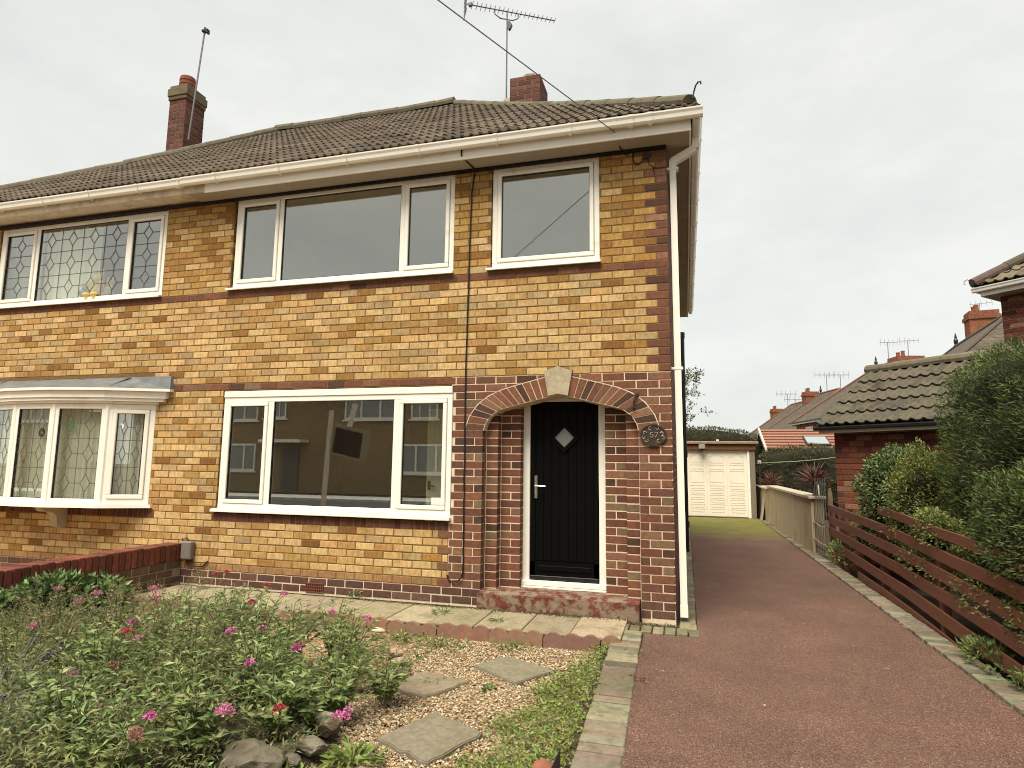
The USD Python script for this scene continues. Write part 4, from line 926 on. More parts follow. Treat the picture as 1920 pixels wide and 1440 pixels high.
# ------------------------------------------------------------------ behind the windows
def curtain(name, label, x0, x1, z0, z1, y, pitch, amp, tone, plan=None):
    n = int((x1-x0)/.012); xs = np.linspace(x0, x1, n+1); ph = xs/pitch*2*np.pi; yy = y+amp*(np.sin(ph)+.45*np.sin(ph*2.3+1))+(plan(xs) if plan else 0)
    zs = np.linspace(z0, z1, 4); v = np.array([(x, q_, z) for z in zs for x, q_ in zip(xs, yy)]); k = n+1
    f = [(r_*k+i, r_*k+i+1, (r_+1)*k+i+1, (r_+1)*k+i) for r_ in range(3) for i in range(n)]
    t = thing(name, label, 'curtain'); m_ = MB(); m_.add(v, f, tone); part('fabric', m_, 'curtain_look', t, smooth=True)
curtain('curtain', 'pale pleated net curtain hanging across the bow window', -9.15, -6.50, .93, 2.14, .085, .085, .018, (.80, .78, .68), lambda x: -.33*np.clip(1-((x+7.8)/1.45)**2, 0, 1)**.8)
curtain('curtain', 'pale green-white curtain drawn half across the leaded upstairs window', -8.70, -7.72, 3.60, 4.72, .20, .21, .022, (.80, .80, .68))
curtain('curtain', 'dim grey net curtain at the left light of the leaded upstairs window', -9.32, -8.72, 3.60, 4.72, .17, .16, .014, (.36, .36, .32))
d0_, d1_ = on(802, 800, 1, .8)[0], -2.2
dr = thing('interior_door', 'cream panelled door with a dark lever handle, standing open behind the ground floor window', 'door', (-3.0, 1.3, .12))
q = MB(); q.cbox(d0_, d1_, .80, .84, .12, 2.12, .004, (.85, .82, .62)); 
for a, b, c_, d in ((d0_+.1, d0_+.32, 1.25, 2.0), (d0_+.1, d0_+.32, .3, 1.0)): q.cbox(a, b, .792, .802, c_, d, .008, (.85, .82, .62))
part('leaf', q, 'plain_look', dr); q = MB(); q.tube([(d0_+.04, .80, 1.185), (d0_+.04, .75, 1.185), (d0_+.13, .748, 1.175)], .010, 6); q.cbox(d0_+.022, d0_+.058, .792, .80, 1.13, 1.24, .004); part('handle', q, 'dark_metal_look', dr)

def soft_toy(name, label, c, s, tone, ear):
    t = thing(name, label, 'soft toy', c); c = np.array(c, float); q = MB()
    import manifold3d as m3
    def ell(p, r):
        m_ = trimesh.creation.icosphere(2); v = np.array(m_.vertices)*np.array(r)*s+c+np.array(p)*s; q.add(v, m_.faces, tone)
    ell((0, 0, .10), (.085, .07, .105)); part('body', q, 'fabric_look', t, smooth=True); q = MB(); ell((.02, -.01, .235), (.062, .058, .06)); part('head', q, 'fabric_look', t, smooth=True)
    for sx_ in (-1, 1):
        q = MB(); ell((.02+sx_*.05, -.01, .285+(.02 if ear else 0)), (.022, .014, .05 if ear else .024)); part('ear', q, 'fabric_look', t, smooth=True); q = MB(); ell((sx_*.085, -.03, .15), (.03, .028, .065)); part('arm', q, 'fabric_look', t, smooth=True); q = MB(); ell((sx_*.055, -.07, .03), (.035, .06, .033)); part('leg', q, 'fabric_look', t, smooth=True)
soft_toy('soft_toy', 'yellow soft toy sitting on the sill inside the leaded upstairs window', (-7.62, .125, 3.63), 1.2, (.72, .56, .18), True)
soft_toy('soft_toy', 'small blue-grey soft toy to the left of the yellow one on the upstairs sill', (-7.84, .12, 3.63), .66, (.22, .25, .36), False)
soft_toy('soft_toy', 'yellow and grey soft toy half hidden to the right of the large yellow one', (-7.44, .15, 3.66), .8, (.50, .40, .16), True)
wb = thing('window_board', 'white inside sill of the leaded upstairs window', 'sill'); q = MB(); q.box(-9.35, -6.41, .085, .30, 3.605, 3.632, (.7, .68, .62)); part('board', q, 'plain_look', wb)
def hanging(name, label, px, yy, poly, tone, string=.10):
    p = on(px[0], px[1], 1, yy); t = thing(name, label, 'ornament', p); q = MB(); q.prism(poly, (p, (1, 0, 0), (0, 0, 1), (0, 1, 0)), .006, tone); part('shape', q, 'plain_look', t)
    if string: q = MB(); q.tube([p+[0, .003, poly.bounds[3]], p+[0, .003, poly.bounds[3]+string]], .0015, 4, tone); part('string', q, 'plain_look', t)
disc = Polygon([(math.cos(t), math.sin(t)) for t in np.linspace(0, 2*np.pi, 25)[:-1]])
S_ = lambda a, b=None: affinity.scale(disc, a, b or a, origin=(0, 0))
star = Polygon([(0, .04), (.028, -.02), (.012, -.012), (-.0, -.03), (-.012, -.012), (-.028, -.02)])
hanging('window_ornament', 'round black ornament with a pierced pattern hanging in the bow window', (78, 811), -.315, S_(.052, .058).difference(affinity.translate(star, -.004, .004)).difference(affinity.translate(S_(.008), .03, -.02)), (.015, .015, .015))
hanging('window_ornament', 'bright green triangular ornament hanging in the bow window', (133, 798), -.28, Polygon([(-.05, -.045), (.065, -.012), (-.018, .055)]), (.05, .50, .16), .08)
hanging('window_ornament', 'white ring ornament with a dark centre at the right of the bow window', (226, 799), -.16, S_(.055, .035).difference(S_(.022, .017)), (.75, .75, .72))
hanging('window_ornament', 'white shell-shaped ornament hanging low in the bow window', (171, 860), -.24, Polygon([(-.035, -.02), (-.005, -.045), (.03, -.04), (.032, .01), (.012, .045), (-.02, .035)]), (.72, .72, .70))
hanging('window_ornament', 'small red heart ornament hanging in the bow window', (43, 866), -.33, Polygon([(-.025, .012), (-.012, .026), (0, .015), (.012, .026), (.025, .012), (.0, -.03)]), (.45, .12, .10), .05)

# ------------------------------------------------------------------ the right-hand boundary: fence, gate, rendered wall
fe = thing('board_fence', 'red-brown fence of five wide horizontal boards along the drive', 'fence', (2.3, 1, 0))
def fz(y): return np.interp(y, [-4, -1, 1.4, 4.8], [-.26, -.115, 0, .072])
FX = 2.30
for zt, y0, y1, h in ((.80, -4.0, 4.74, .105), (.625, -4.0, 4.74, .108), (.445, -4.0, 4.74, .115), (.25, -4.0, 4.40, .118), (.055, -4.0, 3.1, .11), (.993, -1.6, 2.02, .085)):
    ys = np.linspace(y0, y1, 12); mb = MB(); e = RNG.normal(0, .004, 12)
    for a, b in zip(ys, ys[1:]):
        pass
    top_ = zt+fz(ys)+e; v = []
    for x_, dz in ((FX-.011, 0), (FX+.011, 0)):
        v += [(x_+RNG.normal(0, .001), yy_, t_) for yy_, t_ in zip(ys, top_)] + [(x_, yy_, t_-h) for yy_, t_ in zip(ys, top_)]
    n = 12; f = []
    for i in range(n-1): f += [(i, n+i, n+i+1, i+1), (2*n+i, 2*n+i+1, 3*n+i+1, 3*n+i), (i, i+1, 2*n+i+1, 2*n+i), (n+i, 3*n+i, 3*n+i+1, n+i+1)]
    f += [(0, 2*n, 3*n, n), (n-1, 2*n-1, 4*n-1, 3*n-1)]
    mb.add(np.array(v), f); part('board', mb, 'fence_look', fe)
for y_ in (-3.2, -1.47, .345, 2.1, 3.9, 4.72):
    mb = MB(); mb.cbox(FX+.013, FX+.085, y_-.04, y_+.04, -.14, (.78 if y_ > 3 else .70)+fz(y_), .005); part('post', mb, 'fence_look', fe)
sp2 = thing('timber_stake', 'short broken grey stake at the far end of the board fence', 'stake', (2.36, 4.8, 0)); q = MB(); q.prism(Polygon([(0, 0), (.07, 0), (.07, 1.04), (.05, 1.17), (.015, 1.15), (0, .9)]), ((2.335, 4.90, -.05), (1, 0, 0), (0, 0, 1), (0, 1, 0)), .05); part('stake', q, 'grey_timber_look', sp2)

ga = thing('metal_gate', 'narrow grey metal gate of upright bars standing open between fence and rendered wall', 'gate', (2.25, 5, 0))
q = MB(); gy0, gy1 = 4.62, 5.62
for z_ in (.10, .50, 1.16): q.cbox(2.253, 2.262, gy0, gy1, z_, z_+.03, .003)
part('rail', q, 'gate_metal_look', ga)
for i in range(8):
    y_ = gy0+.03+(gy1-gy0-.06)*i/7; q = MB(); q.cbox(2.242, 2.250, y_-.016, y_+.016, .02, 1.27-.01*(i in (0, 7)), .004); part('bar', q, 'gate_metal_look', ga)
q = MB()
for z_ in (.52, .24): q.tube([(2.22, 4.66, z_), (2.21, 4.95, z_-.02), (2.215, 5.3, z_+.005), (2.22, 5.6, z_)], .006, 5)
part('wire_tie', q, 'concrete_look', ga)

rw_ = thing('rendered_wall', 'low rendered boundary wall with a pale coping beside the drive', 'wall', (2.25, 8.5, 0))
q = MB(); q.box(2.20, 2.40, 5.60, 11.35, -.14, .90); part('wall', q, 'render_look', rw_); q = MB(); q.cbox(2.16, 2.44, 5.55, 11.40, .902, .955, .008); part('coping', q, 'concrete_look', rw_)
rw2 = thing('rendered_wall', 'darker stepped-down end of the boundary wall beside the garage', 'wall', (2.3, 12.2, 0))
q = MB(); q.box(2.18, 2.38, 11.42, 14.2, -.14, .84); part('wall', q, 'render_look', rw2); q = MB(); q.cbox(2.14, 2.42, 11.42, 14.2, .842, .88, .006); part('coping', q, 'concrete_look', rw2)
slb = thing('leaning_board', 'grey board leaning in the gap beside the garage', 'board', (2.12, 12.4, 0)); q = MB(); q.prism(sbox(0, 0, .62, .72), ((2.06, 12.0, -.03), (.06, 1, 0), (.16, 0, 1), (1, 0, 0)), .035); part('board', q, 'concrete_look', slb)
pw = thing('white_post', 'short white post standing behind the rendered wall', 'post', (2.7, 8.7, 0)); q = MB(); q.cbox(2.86, 2.94, 8.7, 8.78, -.1, 1.12, .006, (.6, .56, .45)); part('post', q, 'plain_look', pw)
wp = thing('washing_line_post', 'dark post with a white pulley carrying the washing line', 'post', (2.2, 13.4, 0)); q = MB(); q.tube([(2.24, 13.6, -.1), (2.24, 13.6, 1.62)], .03, 8, (.06, .05, .04)); part('post', q, 'plain_look', wp); q = MB(); q.cbox(2.19, 2.29, 13.55, 13.65, 1.52, 1.62, .01, (.6, .58, .5)); part('pulley', q, 'plain_look', wp)
wl_ = thing('washing_line', 'thin pale green washing line stretched in front of the hedge', 'line'); e = on(1600, 853, 1, 7.0); t = np.linspace(0, 1, 12)[:, None]; P_ = np.array([2.24, 13.58, 1.57])+(e-np.array([2.24, 13.58, 1.57]))*t; P_[:, 2] -= .05*4*(t*(1-t))[:, 0]; q = MB(); q.tube(P_, .008, 5, (.36, .42, .24)); part('line', q, 'plain_look', wl_)

# ------------------------------------------------------------------ garage at the end of the drive
gg = thing('garage', 'flat-roofed pebbledash garage with a white panelled door at the end of the drive', 'garage', (.7, 12.8, 0))
GY = 12.8
q = MB(); q.box(1.90, 2.04, GY, 17.5, -.14, 1.93); q.box(-.60, -.46, GY, 17.5, -.14, 1.93); q.box(-.46, 1.90, 17.3, 17.5, -.14, 1.93); part('wall', q, 'pebbledash_look', gg)
q = MB(); q.cbox(-.64, 2.07, GY-.05, GY+.02, 1.915, 2.075, .004); part('fascia', q, 'timber_look', gg); q = MB(); q.cbox(-.72, 2.14, GY-.12, 17.6, 2.078, 2.165, .012); part('flat_roof', q, 'grey_timber_look', gg)
q = MB()
for a, b in ((1.832, 1.898), (-.458, -.40)): q.cbox(a, b, GY+.01, GY+.08, -.03, 1.912, .004)
part('door_frame', q, 'upvc_look', gg)
q = MB(); q.box(-.40, 1.832, GY+.06, GY+.09, -.02, 1.905); dpn = part('door', q, 'garage_door_look', gg)
for k in range(4):
    a = -.395+k*.556; b = a+.549
    q = MB(); P = sbox(a, .0, b, 1.895); xm = (a+b)/2
    cut = []
    arch = Polygon([(a+.075, 1.52), (b-.075, 1.52), (b-.075, 1.70), (xm+.12, 1.735), (xm+.05, 1.79), (xm, 1.80), (xm-.05, 1.79), (xm-.12, 1.735), (a+.075, 1.70)])
    for p_ in [arch, sbox(a+.075, 1.34, b-.075, 1.47), sbox(a+.075, .95, b-.075, 1.29)] + [sbox(a+.075, .10+i*.135, b-.075, .10+i*.135+.095) for i in range(6)]:
        P = P.difference(p_.difference(p_.buffer(-.013)))
    q.prism(P, ((0, GY+.06, 0), (1, 0, 0), (0, 0, 1), (0, -1, 0)), .011); part('door_panel', q, 'garage_door_look', dpn)
lm = thing('floodlight', 'small grey floodlight on the garage fascia above the door', 'lamp', (.58, 12.7, 2.0)); q = MB(); q.cbox(.50, .68, GY-.22, GY-.10, 1.93, 2.06, .015, (.28, .26, .24)); part('housing', q, 'plain_look', lm); q = MB(); q.cbox(.55, .63, GY-.17, GY-.06, 1.85, 1.93, .012, (.05, .05, .05)); q.tube([(.59, GY-.10, 2.0), (.59, GY-.045, 2.0)], .02, 6, (.05, .05, .05)); part('bracket', q, 'plain_look', lm)
rb = thing('roof_block', 'small pale block lying on the garage roof', 'block', (1.05, 12.9, 2.17)); q = MB(); q.cbox(1.0, 1.08, 12.85, 12.93, 2.166, 2.215, .006, (.6, .58, .52)); part('block', q, 'plain_look', rb)

# ------------------------------------------------------------------ the brick outbuilding and the house on the bend (both stand turned away by 46 degrees)
U, N = np.array([.6937, -.7202, 0]), np.array([.7202, .6937, 0]); K = np.array([0, 0, 1.])
def fbox(mb, o, a0, a1, b0, b1, z0, z1, tone=(.5, .5, .5), c=.003):
    v, f = chamfer_box(a0, a1, b0, b1, z0, z1, c); mb.add(o + v[:, :1]*U + v[:, 1:2]*N + v[:, 2:]*K, f, tone)
def brick_face(o, width, zlo, zhi, axis='u', big=1.0):
    items = []; c_ = C*big; l_ = L*big; n = int((zhi-zlo)/c_)
    for k in range(n):
        x = -l_/2 if k % 2 else 0
        while x < width:
            a, b = max(x, 0), min(x+l_, width); x += l_
            if b-a < .03: continue
            mb = MB(); z0 = zlo+k*c_; tone = jit((.155, .050, .026) if RNG.random() < .75 else ((.085, .035, .024) if RNG.random() < .6 else (.24, .12, .07)), .14)
            if axis == 'u': fbox(mb, o, a+.005, b-.005, 0, .05, z0+.005, z0+c_-.005, tone)
            else: fbox(mb, o, 0, .05, a+.005, b-.005, z0+.005, z0+c_-.005, tone)
            items.append(mb)
    return items
OB = thing('outbuilding', 'brick outbuilding with a low roof of big grey interlocking tiles behind the bushes', 'outbuilding', (2.39, 4.51, 0))
o = np.array([2.39, 4.51, 0]); q = MB(); fbox(q, o, 0.0, 4.2, .006, .12, -.14, 2.0); fbox(q, o, .0, .11, .12, 2.6, -.14, 2.0); fbox(q, o, .11, 4.2, 2.5, 2.6, -.14, 2.0); q.prism(Polygon([(0.12, 2.0), (2.6, 2.0), (1.36, 2.86)]), (o, N, K, U), .11); part('wall', q, 'side_brick_look', OB)
pieces('brick', brick_face(o, 3.6, .04, 2.0, 'u', 1.05), 'red_brick_look', OB, 220)
q = MB(); fbox(q, o, -.14, 4.3, -.165, -.14, 1.985, 2.06); part('fascia', q, 'upvc_look', OB)
q = MB(); fbox(q, o, -.20, 4.3, -.235, -.168, 2.03, 2.085, c=.012); part('gutter', q, 'black_plastic_look', OB)
e0 = o - .20*N - .16*U + 2.09*K; tp_ = math.radians(34); FRO = (e0, U, N*math.cos(tp_)+K*math.sin(tp_), -N*math.sin(tp_)+K*math.cos(tp_))
q = MB(); q.add(np.array([e0, e0+4.6*U, e0+4.6*U+1.80*FRO[2], e0+1.80*FRO[2]])-.012*K, [(0, 1, 2, 3)], (.06, .05, .04)); r2 = e0+1.80*FRO[2]; bk_ = r2+N*1.5-K*1.0; q.add(np.array([r2, r2+4.6*U, bk_+4.6*U, bk_])-.012*K, [(0, 1, 2, 3)], (.06, .05, .04)); orf = part('roof', q, 'tile_look', OB)
items = []
for r in range(5):
    for i in range(15):
        v, f, tn = tile_mesh(i*TW+.012*r, r, FRO, jit((.082, .069, .050) if RNG.random() < .7 else (.066, .056, .043), .10), length=.42, lift=.036, prof=prof2); g = clip(v, f, e0+1.79*FRO[2], -FRO[2])
        if g: mb = MB(); mb.add(*g, tn); items.append(mb)
pieces('roof_tile', items, 'moss_tile_look', orf, 200)
run(orf, r2-.02*U+.02*K, r2+4.5*U+.02*K, 10, .11, 'ridge_tile', 'moss_tile_look', 0, (.14, .12, .08))

NH = thing('brick_house', 'red brick house corner with white guttering at the right edge of the picture', 'house', (5.8, 6.85, 0))
o = np.array([5.80, 6.85, 0]); q = MB(); fbox(q, o, 0.0, 8.0, .006, .2, -.14, 4.66); fbox(q, o, 0, .2, .2, 8, -.14, 4.66); fbox(q, o, .2, 8, 7.8, 8, -.14, 4.66); part('wall', q, 'side_brick_look', NH)
pieces('brick', brick_face(o, 1.7, 2.6, 4.62, 'u', 1.0), 'red_brick_look', NH, 200)
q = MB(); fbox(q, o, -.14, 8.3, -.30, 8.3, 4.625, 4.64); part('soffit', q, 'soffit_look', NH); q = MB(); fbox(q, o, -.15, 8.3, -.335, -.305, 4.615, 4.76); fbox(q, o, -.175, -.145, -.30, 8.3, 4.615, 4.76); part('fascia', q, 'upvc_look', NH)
q = MB(); v = np.array([(0, x, z) for x, z in gp]); 
q.prism(GP, (o-.27*U-.337*N+4.775*K, -N, K, U), 8.6); q.prism(GP, (o-.177*U-.337*N+4.775*K, -U, K, N), 8.6); part('gutter', q, 'upvc_look', NH)
q = MB(); fbox(q, o, 1.13, 1.21, -.09, -.01, 0, 4.5); fbox(q, o, 1.10, 1.24, -.33, -.01, 4.46, 4.60, c=.02); part('downpipe', q, 'upvc_look', NH)
tp_ = math.radians(36); S1 = N*math.cos(tp_)+K*math.sin(tp_); e0 = o-.40*N-.24*U+4.80*K
q = MB(); half = 4.2; rise = half*math.tan(tp_); ap = e0+half*U+half*N+rise*K; p1, p2, p3 = e0+8.8*U, e0+8.8*N, e0+8.8*U+8.8*N; ap2 = ap+.2*U
q.add(np.array([e0, p1, ap2, ap])-.01*K, [(0, 1, 2, 3)], (.07, .06, .05)); q.add(np.array([e0, ap, ap2, p2, p3, p1]), [(0, 1, 3, 3), (1, 2, 4, 3), (2, 5, 4, 4)], (.07, .06, .05)); nrf = part('roof', q, 'tile_look', NH)
items = []; FRN = (e0, U, S1, -N*math.sin(tp_)+K*math.cos(tp_)); hn = (U-N)/2**.5
for r in range(6):
    for i in range(14):
        v, f, tn = tile_mesh(i*TW, r, FRN, jit((.17, .135, .085) if RNG.random() < .7 else (.12, .095, .065), .12), lift=.03, prof=prof2); g = clip(v, f, e0-.02*U, hn)
        if g: mb = MB(); mb.add(*g, tn); items.append(mb)
pieces('roof_tile', items, 'moss_tile_look', nrf, 120)
run(nrf, e0+.06*K, ap+.04*K, 11, .12, 'hip_tile', 'tile_look', 0, (.10, .075, .055))
q = MB(); b0 = e0+.08*K; q.tube([b0, b0-.04*U+.05*K, b0-.09*U+.09*K, b0-.14*U+.07*K, b0-.15*U+.02*K, b0-.12*U+.01*K], .007, 5); part('hip_iron', q, 'dark_metal_look', nrf)

# ------------------------------------------------------------------ houses further along the next street
def far_house(label, apex, half, length, eave, orange=False, stack=None, win=True, finial=True, rot=math.radians(282)):
    """A hipped pair: apex = near end of the ridge, the ridge runs away from the camera."""
    t = thing('brick_house', label, 'house', (apex[0], apex[1], 0), rot); ax_, ay, az = 0.0, 0.0, apex[2]
    if stack: q = np.array(stack[:2])-apex[:2]; stack = (q[0]*math.cos(rot)+q[1]*math.sin(rot), -q[0]*math.sin(rot)+q[1]*math.cos(rot), *stack[2:])
    x0, x1, y0, y1 = ax_-half, ax_+half+length, ay-half, ay+half
    q = MB(); q.box(x0+.3, x1-.3, y0+.3, y1-.3, -.14, eave); part('wall', q, 'far_brick_look', t)
    v = np.array([(x0, y0, eave), (x1, y0, eave), (x1, y1, eave), (x0, y1, eave), (ax_, ay, az), (ax_+length, ay, az)])
    q = MB(); q.add(v, [(0, 4, 3), (2, 3, 4), (2, 4, 5), (0, 3, 2), (0, 2, 1), (0, 1, 5), (0, 5, 4)]); rf_ = part('roof', q, 'grey_roof_look', t)
    q = MB(); q.add(v[[1, 2, 5]], [(0, 1, 2)]); part('hip_slope', q, 'orange_roof_look' if orange else 'grey_roof_look', rf_)
    for a, b in ((v[0], v[4]), (v[3], v[4]), (v[4], v[5]), (v[1], v[5]), (v[2], v[5])):
        q = MB(); q.tube([a+[0, 0, .03], b+[0, 0, .03]], .09, 6, (.20, .085, .05) if orange else (.09, .07, .055)); part('ridge_tiles', q, 'tile_look', rf_)
    q = MB(); q.box(x0-.02, x1+.02, y0-.03, y0+.0, eave-.16, eave-.005); part('fascia', q, 'upvc_look', t); q = MB(); q.box(x0-.03, x0, y0, y1, eave-.22, eave-.005); part('fascia', q, 'upvc_look', t); q = MB(); q.box(x0-.1, x1+.1, y0-.14, y0-.032, eave-.06, eave+.03); part('gutter', q, 'black_plastic_look', t)
    if win:
        for xx in (x0+2.2, x0+4.6, x1-4.6):
            q = MB(); z0, z1 = eave-1.5, eave-.42; q.prism(sbox(xx, z0, xx+1.2, z1).difference(sbox(xx+.08, z0+.08, xx+.56, z1-.08)).difference(sbox(xx+.64, z0+.08, xx+1.12, z1-.08)), ((0, y0+.298, 0), (1, 0, 0), (0, 0, 1), (0, -1, 0)), .058); w_ = part('window', q, 'upvc_look', t)
            q = MB(); q.box(xx+.08, xx+1.12, y0+.26, y0+.27, z0+.08, z1-.08); part('pane', q, 'mirror_pane_look', w_)
    if finial:
        q = MB(); lathe(q, [(.16, 0), (.13, .1), (.08, .18), (.11, .30), (.12, .42), (.06, .55), (.07, .62), (.02, .85), (0, .9)], (ax_, ay, az-.05), 10, (.02, .02, .02)); part('finial', q, 'black_plastic_look', rf_)
    if stack:
        sx_, sy, sw, sz0, sz1 = stack; q = MB(); q.box(sx_-sw/2, sx_+sw/2, sy-sw*.4, sy+sw*.9, sz0, sz1-.45); q.box(sx_-sw/2-.07, sx_+sw/2+.07, sy-sw*.4-.07, sy+sw*.9+.07, sz1-.45, sz1-.25); q.box(sx_-sw/2-.02, sx_+sw/2+.02, sy-sw*.4, sy+sw*.9, sz1-.25, sz1); chn = part('chimney', q, 'far_stack_look', t)
        for k in (-.22, .22): q = MB(); lathe(q, [(.13, 0), (.11, .3), (.13, .32), (.12, .38), (0, .38)], (sx_+k*sw, sy, sz1), 10, (.05, .04, .035)); part('chimney_pot', q, 'chimney_pot_look', chn)
    return t
def dep(u, w, zd): return EYE+ray(u, w)*zd
pA, pB, pC, pD = on(1793, 650, 2, 8.6), on(1643, 689, 2, 8.6), on(1539, 738, 2, 8.6), on(1484, 759, 2, 8.6)
far_house('grey-roofed house with a tall orange brick chimney and a black finial, beyond the outbuilding', pA, 4.7, 9.5, 4.6, False, (*on(1833, 640, 1, 33.0)[:2], 1.05, 6.2, on(1833, 586, 1, 33.0)[2]), rot=math.radians(263))
far_house('grey-roofed house second along the next street, with white-framed windows under its eaves', pB, 4.5, 3.7, 4.8, True, (*on(1690, 690, 1, 40.0)[:2], 1.3, 6.3, on(1690, 670, 1, 40.0)[2]))
far_house('third house along the next street, its slender chimney standing left of the finial', pC, 4.5, 4, 4.7, True, (*on(1515, 750, 1, 61.0)[:2], 1.0, 5.5, on(1515, 735, 1, 61.0)[2]))
far_house('last of the far houses, with the smallest chimney just above the clipped hedge', pD, 4.5, 4, 4.6, True, (*on(1453, 780, 1, 76.0)[:2], 1.0, 4.5, on(1453, 767, 1, 76.0)[2]), finial=False)
for lab, (u0, w0, w1, zd, aim) in {'grey aerial at the left of the pair above the second far house': (1668, 700, 640, 44, 20), 'grey aerial at the right of the pair above the second far house': (1706, 700, 637, 44, 10), 'faint aerial left of the two above the third far house': (1551, 735, 702, 58, 175), 'faint aerial right of the two above the third far house': (1577, 735, 702, 58, 175), 'small faint aerial above the last far house, on the taller mast': (1478, 770, 738, 70, 170), 'small faint aerial above the last far house, on the shorter mast': (1493, 770, 748, 70, 170), 'aerial standing on the orange chimney beside the close brick house': (1838, 590, 568, 33.5, -10)}.items():
    b = dep(u0, w0, zd); tpz = dep(u0, w1, zd)[2]; s = zd/44
    aerial('tv_aerial', lab, b, tpz-b[2], math.radians(aim), 1.35*s, 5, math.radians(2), .022*s, el=.24*s, elup=True)
# low outbuilding with an orange tiled roof and skylight behind the hedge
sh = thing('outbuilding', 'low outbuilding with an orange ribbed roof and a skylight behind the hedge', 'outbuilding', (4.4, 16, 0))
ra, rb_ = on(1424, 806, 1, 18.6), on(1650, 808, 1, 18.6); ea = on(1449, 842, 1, 16.6)
zr, ze = ra[2], ea[2]; X0s, X1s = ra[0], rb_[0]
q = MB(); q.box(X0s+.2, X1s, 16.9, 20.2, -.14, ze-.05); q.prism(Polygon([(16.9, ze-.05), (20.3, ze-.05), (18.6, zr-.08)]), ((X0s+.2, 0, 0), (0, 1, 0), (0, 0, 1), (1, 0, 0)), .1); part('wall', q, 'far_brick_look', sh)
sl_ = np.array([0, 18.6-16.6, zr-ze]); q = MB(); q.add(np.array([(X0s, 16.6, ze), (X1s, 16.6, ze), (X1s, 18.6, zr), (X0s, 18.6, zr)]), [(0, 1, 2, 3)]); q.add(np.array([(X0s, 20.6, ze), (X1s, 20.6, ze), (X1s, 18.6, zr), (X0s, 18.6, zr)]), [(3, 2, 1, 0)]); srf = part('roof', q, 'orange_roof_look', sh)
for r in range(7):
    a = np.array([X0s-.02, 16.6, ze])+sl_*(r/7); b = sl_/7*1.05; nn = np.cross([1, 0, 0], sl_/np.linalg.norm(sl_)); q = MB(); w_ = X1s-X0s+.02
    v = np.array([a+nn*.06, a+nn*.06+[w_, 0, 0], a+b+nn*.01+[w_, 0, 0], a+b+nn*.01, a, a+[w_, 0, 0]]); q.add(v, [(0, 1, 2, 3), (4, 5, 1, 0)], jit((.26, .125, .082), .07)); part('tile_course', q, 'tile_look', srf)
q = MB(); q.prism(sbox(0, 0, 1, 1), (np.array([X0s-.06, 16.55, ze-.1]), (0, 2.06, zr-ze+.05), (0, 0, .13), (.06, 0, 0)), 1.0) ; part('verge_board', q, 'dirty_fascia_look', sh)
kx = on(1525, 824, 1, 17.6)[0]; q = MB(); c0 = np.array([kx-.35, 16.6, ze])+sl_*.10; nn = np.cross([1, 0, 0], sl_/np.linalg.norm(sl_)); v = np.array([c0, c0+[.75, 0, 0], c0+[.75, 0, 0]+sl_*.42, c0+sl_*.42]); q.add(np.vstack([v+nn*.10, v]), [(0, 1, 2, 3), (4, 5, 1, 0), (5, 6, 2, 1), (7, 4, 0, 3), (6, 7, 3, 2)]); sk = part('skylight', q, 'black_plastic_look', sh)
q = MB(); m_ = v.mean(0); v2 = m_+(v-m_)*np.array([.9, .84, .84])+nn*.104; q.add(v2, [(0, 1, 2, 3)]); part('pane', q, 'sky_pane_look', sk)

# ------------------------------------------------------------------ across the road: what the windows mirror
for lab_, dx_ in (('brick house on the far side of the road, mirrored in the ground floor window', 0), ('brick house across the road on the left, mirrored in the bow window', -27), ('brick house across the road on the right, out of the picture behind the camera', 27)):
    OH = thing('brick_house', lab_, 'house', (-16+dx_, -21, 0)); SH_ = np.array([dx_, 0, 0])
    q = MB(); q.box(-30+dx_, -6+dx_, -30, -21, -.14, 4.85); part('wall', q, 'opposite_brick_look', OH); q = MB(); v = np.array([(-30.4, -20.6, 4.85), (-5.6, -20.6, 4.85), (-5.6, -30.4, 4.85), (-30.4, -30.4, 4.85), (-26, -25.5, 7.9), (-10, -25.5, 7.9)])+SH_; q.add(v, [(0, 1, 5, 4), (1, 2, 5, 5), (2, 3, 4, 5), (3, 0, 4, 4), (0, 3, 2, 1)], (.1, .07, .05)); part('roof', q, 'tile_look', OH)
    for x0, x1, z0, z1 in ((-27.5, -25.2, .9, 2.3), (-23.6, -21.3, .9, 2.3), (-27.2, -25.4, 3.5, 4.7), (-24, -21.3, 3.5, 4.7), (-20.9, -19.6, 3.6, 4.7), (-16.2, -13.4, 3.5, 4.7), (-13.2, -10.4, .9, 2.3), (-12.6, -11.2, 3.5, 4.7), (-9.6, -7.4, 3.5, 4.7)):
        x0 += dx_; x1 += dx_; q = MB(); w3 = x1-x0; P_ = sbox(x0, z0, x1, z1)
        for u0, u1 in ((.08/w3, .31), (.345, .68), (.715, 1-.08/w3)): P_ = P_.difference(sbox(x0+w3*u0, z0+.1, x0+w3*u1, z1-.1))
        q.prism(P_, ((0, -21.0, 0), (1, 0, 0), (0, 0, 1), (0, 1, 0)), .07); w_ = part('window', q, 'upvc_look', OH); q = MB(); q.box(x0-.1, x1+.1, -20.99, -20.88, z0-.08, z0-.002); part('sill', q, 'upvc_look', w_); q = MB(); q.box(x0+.05, x1-.05, -21, -20.97, z0+.05, z1-.05); part('pane', q, 'mirror_pane_look', w_)
    q = MB(); q.box(-20.6+dx_, -18.2+dx_, -21, -20.2, 2.35, 2.5); part('door_canopy', q, 'upvc_look', OH); q = MB(); q.box(-19.7+dx_, -18.7+dx_, -21, -20.95, 0, 2.1, (.12, .1, .09)); part('door', q, 'plain_look', OH)
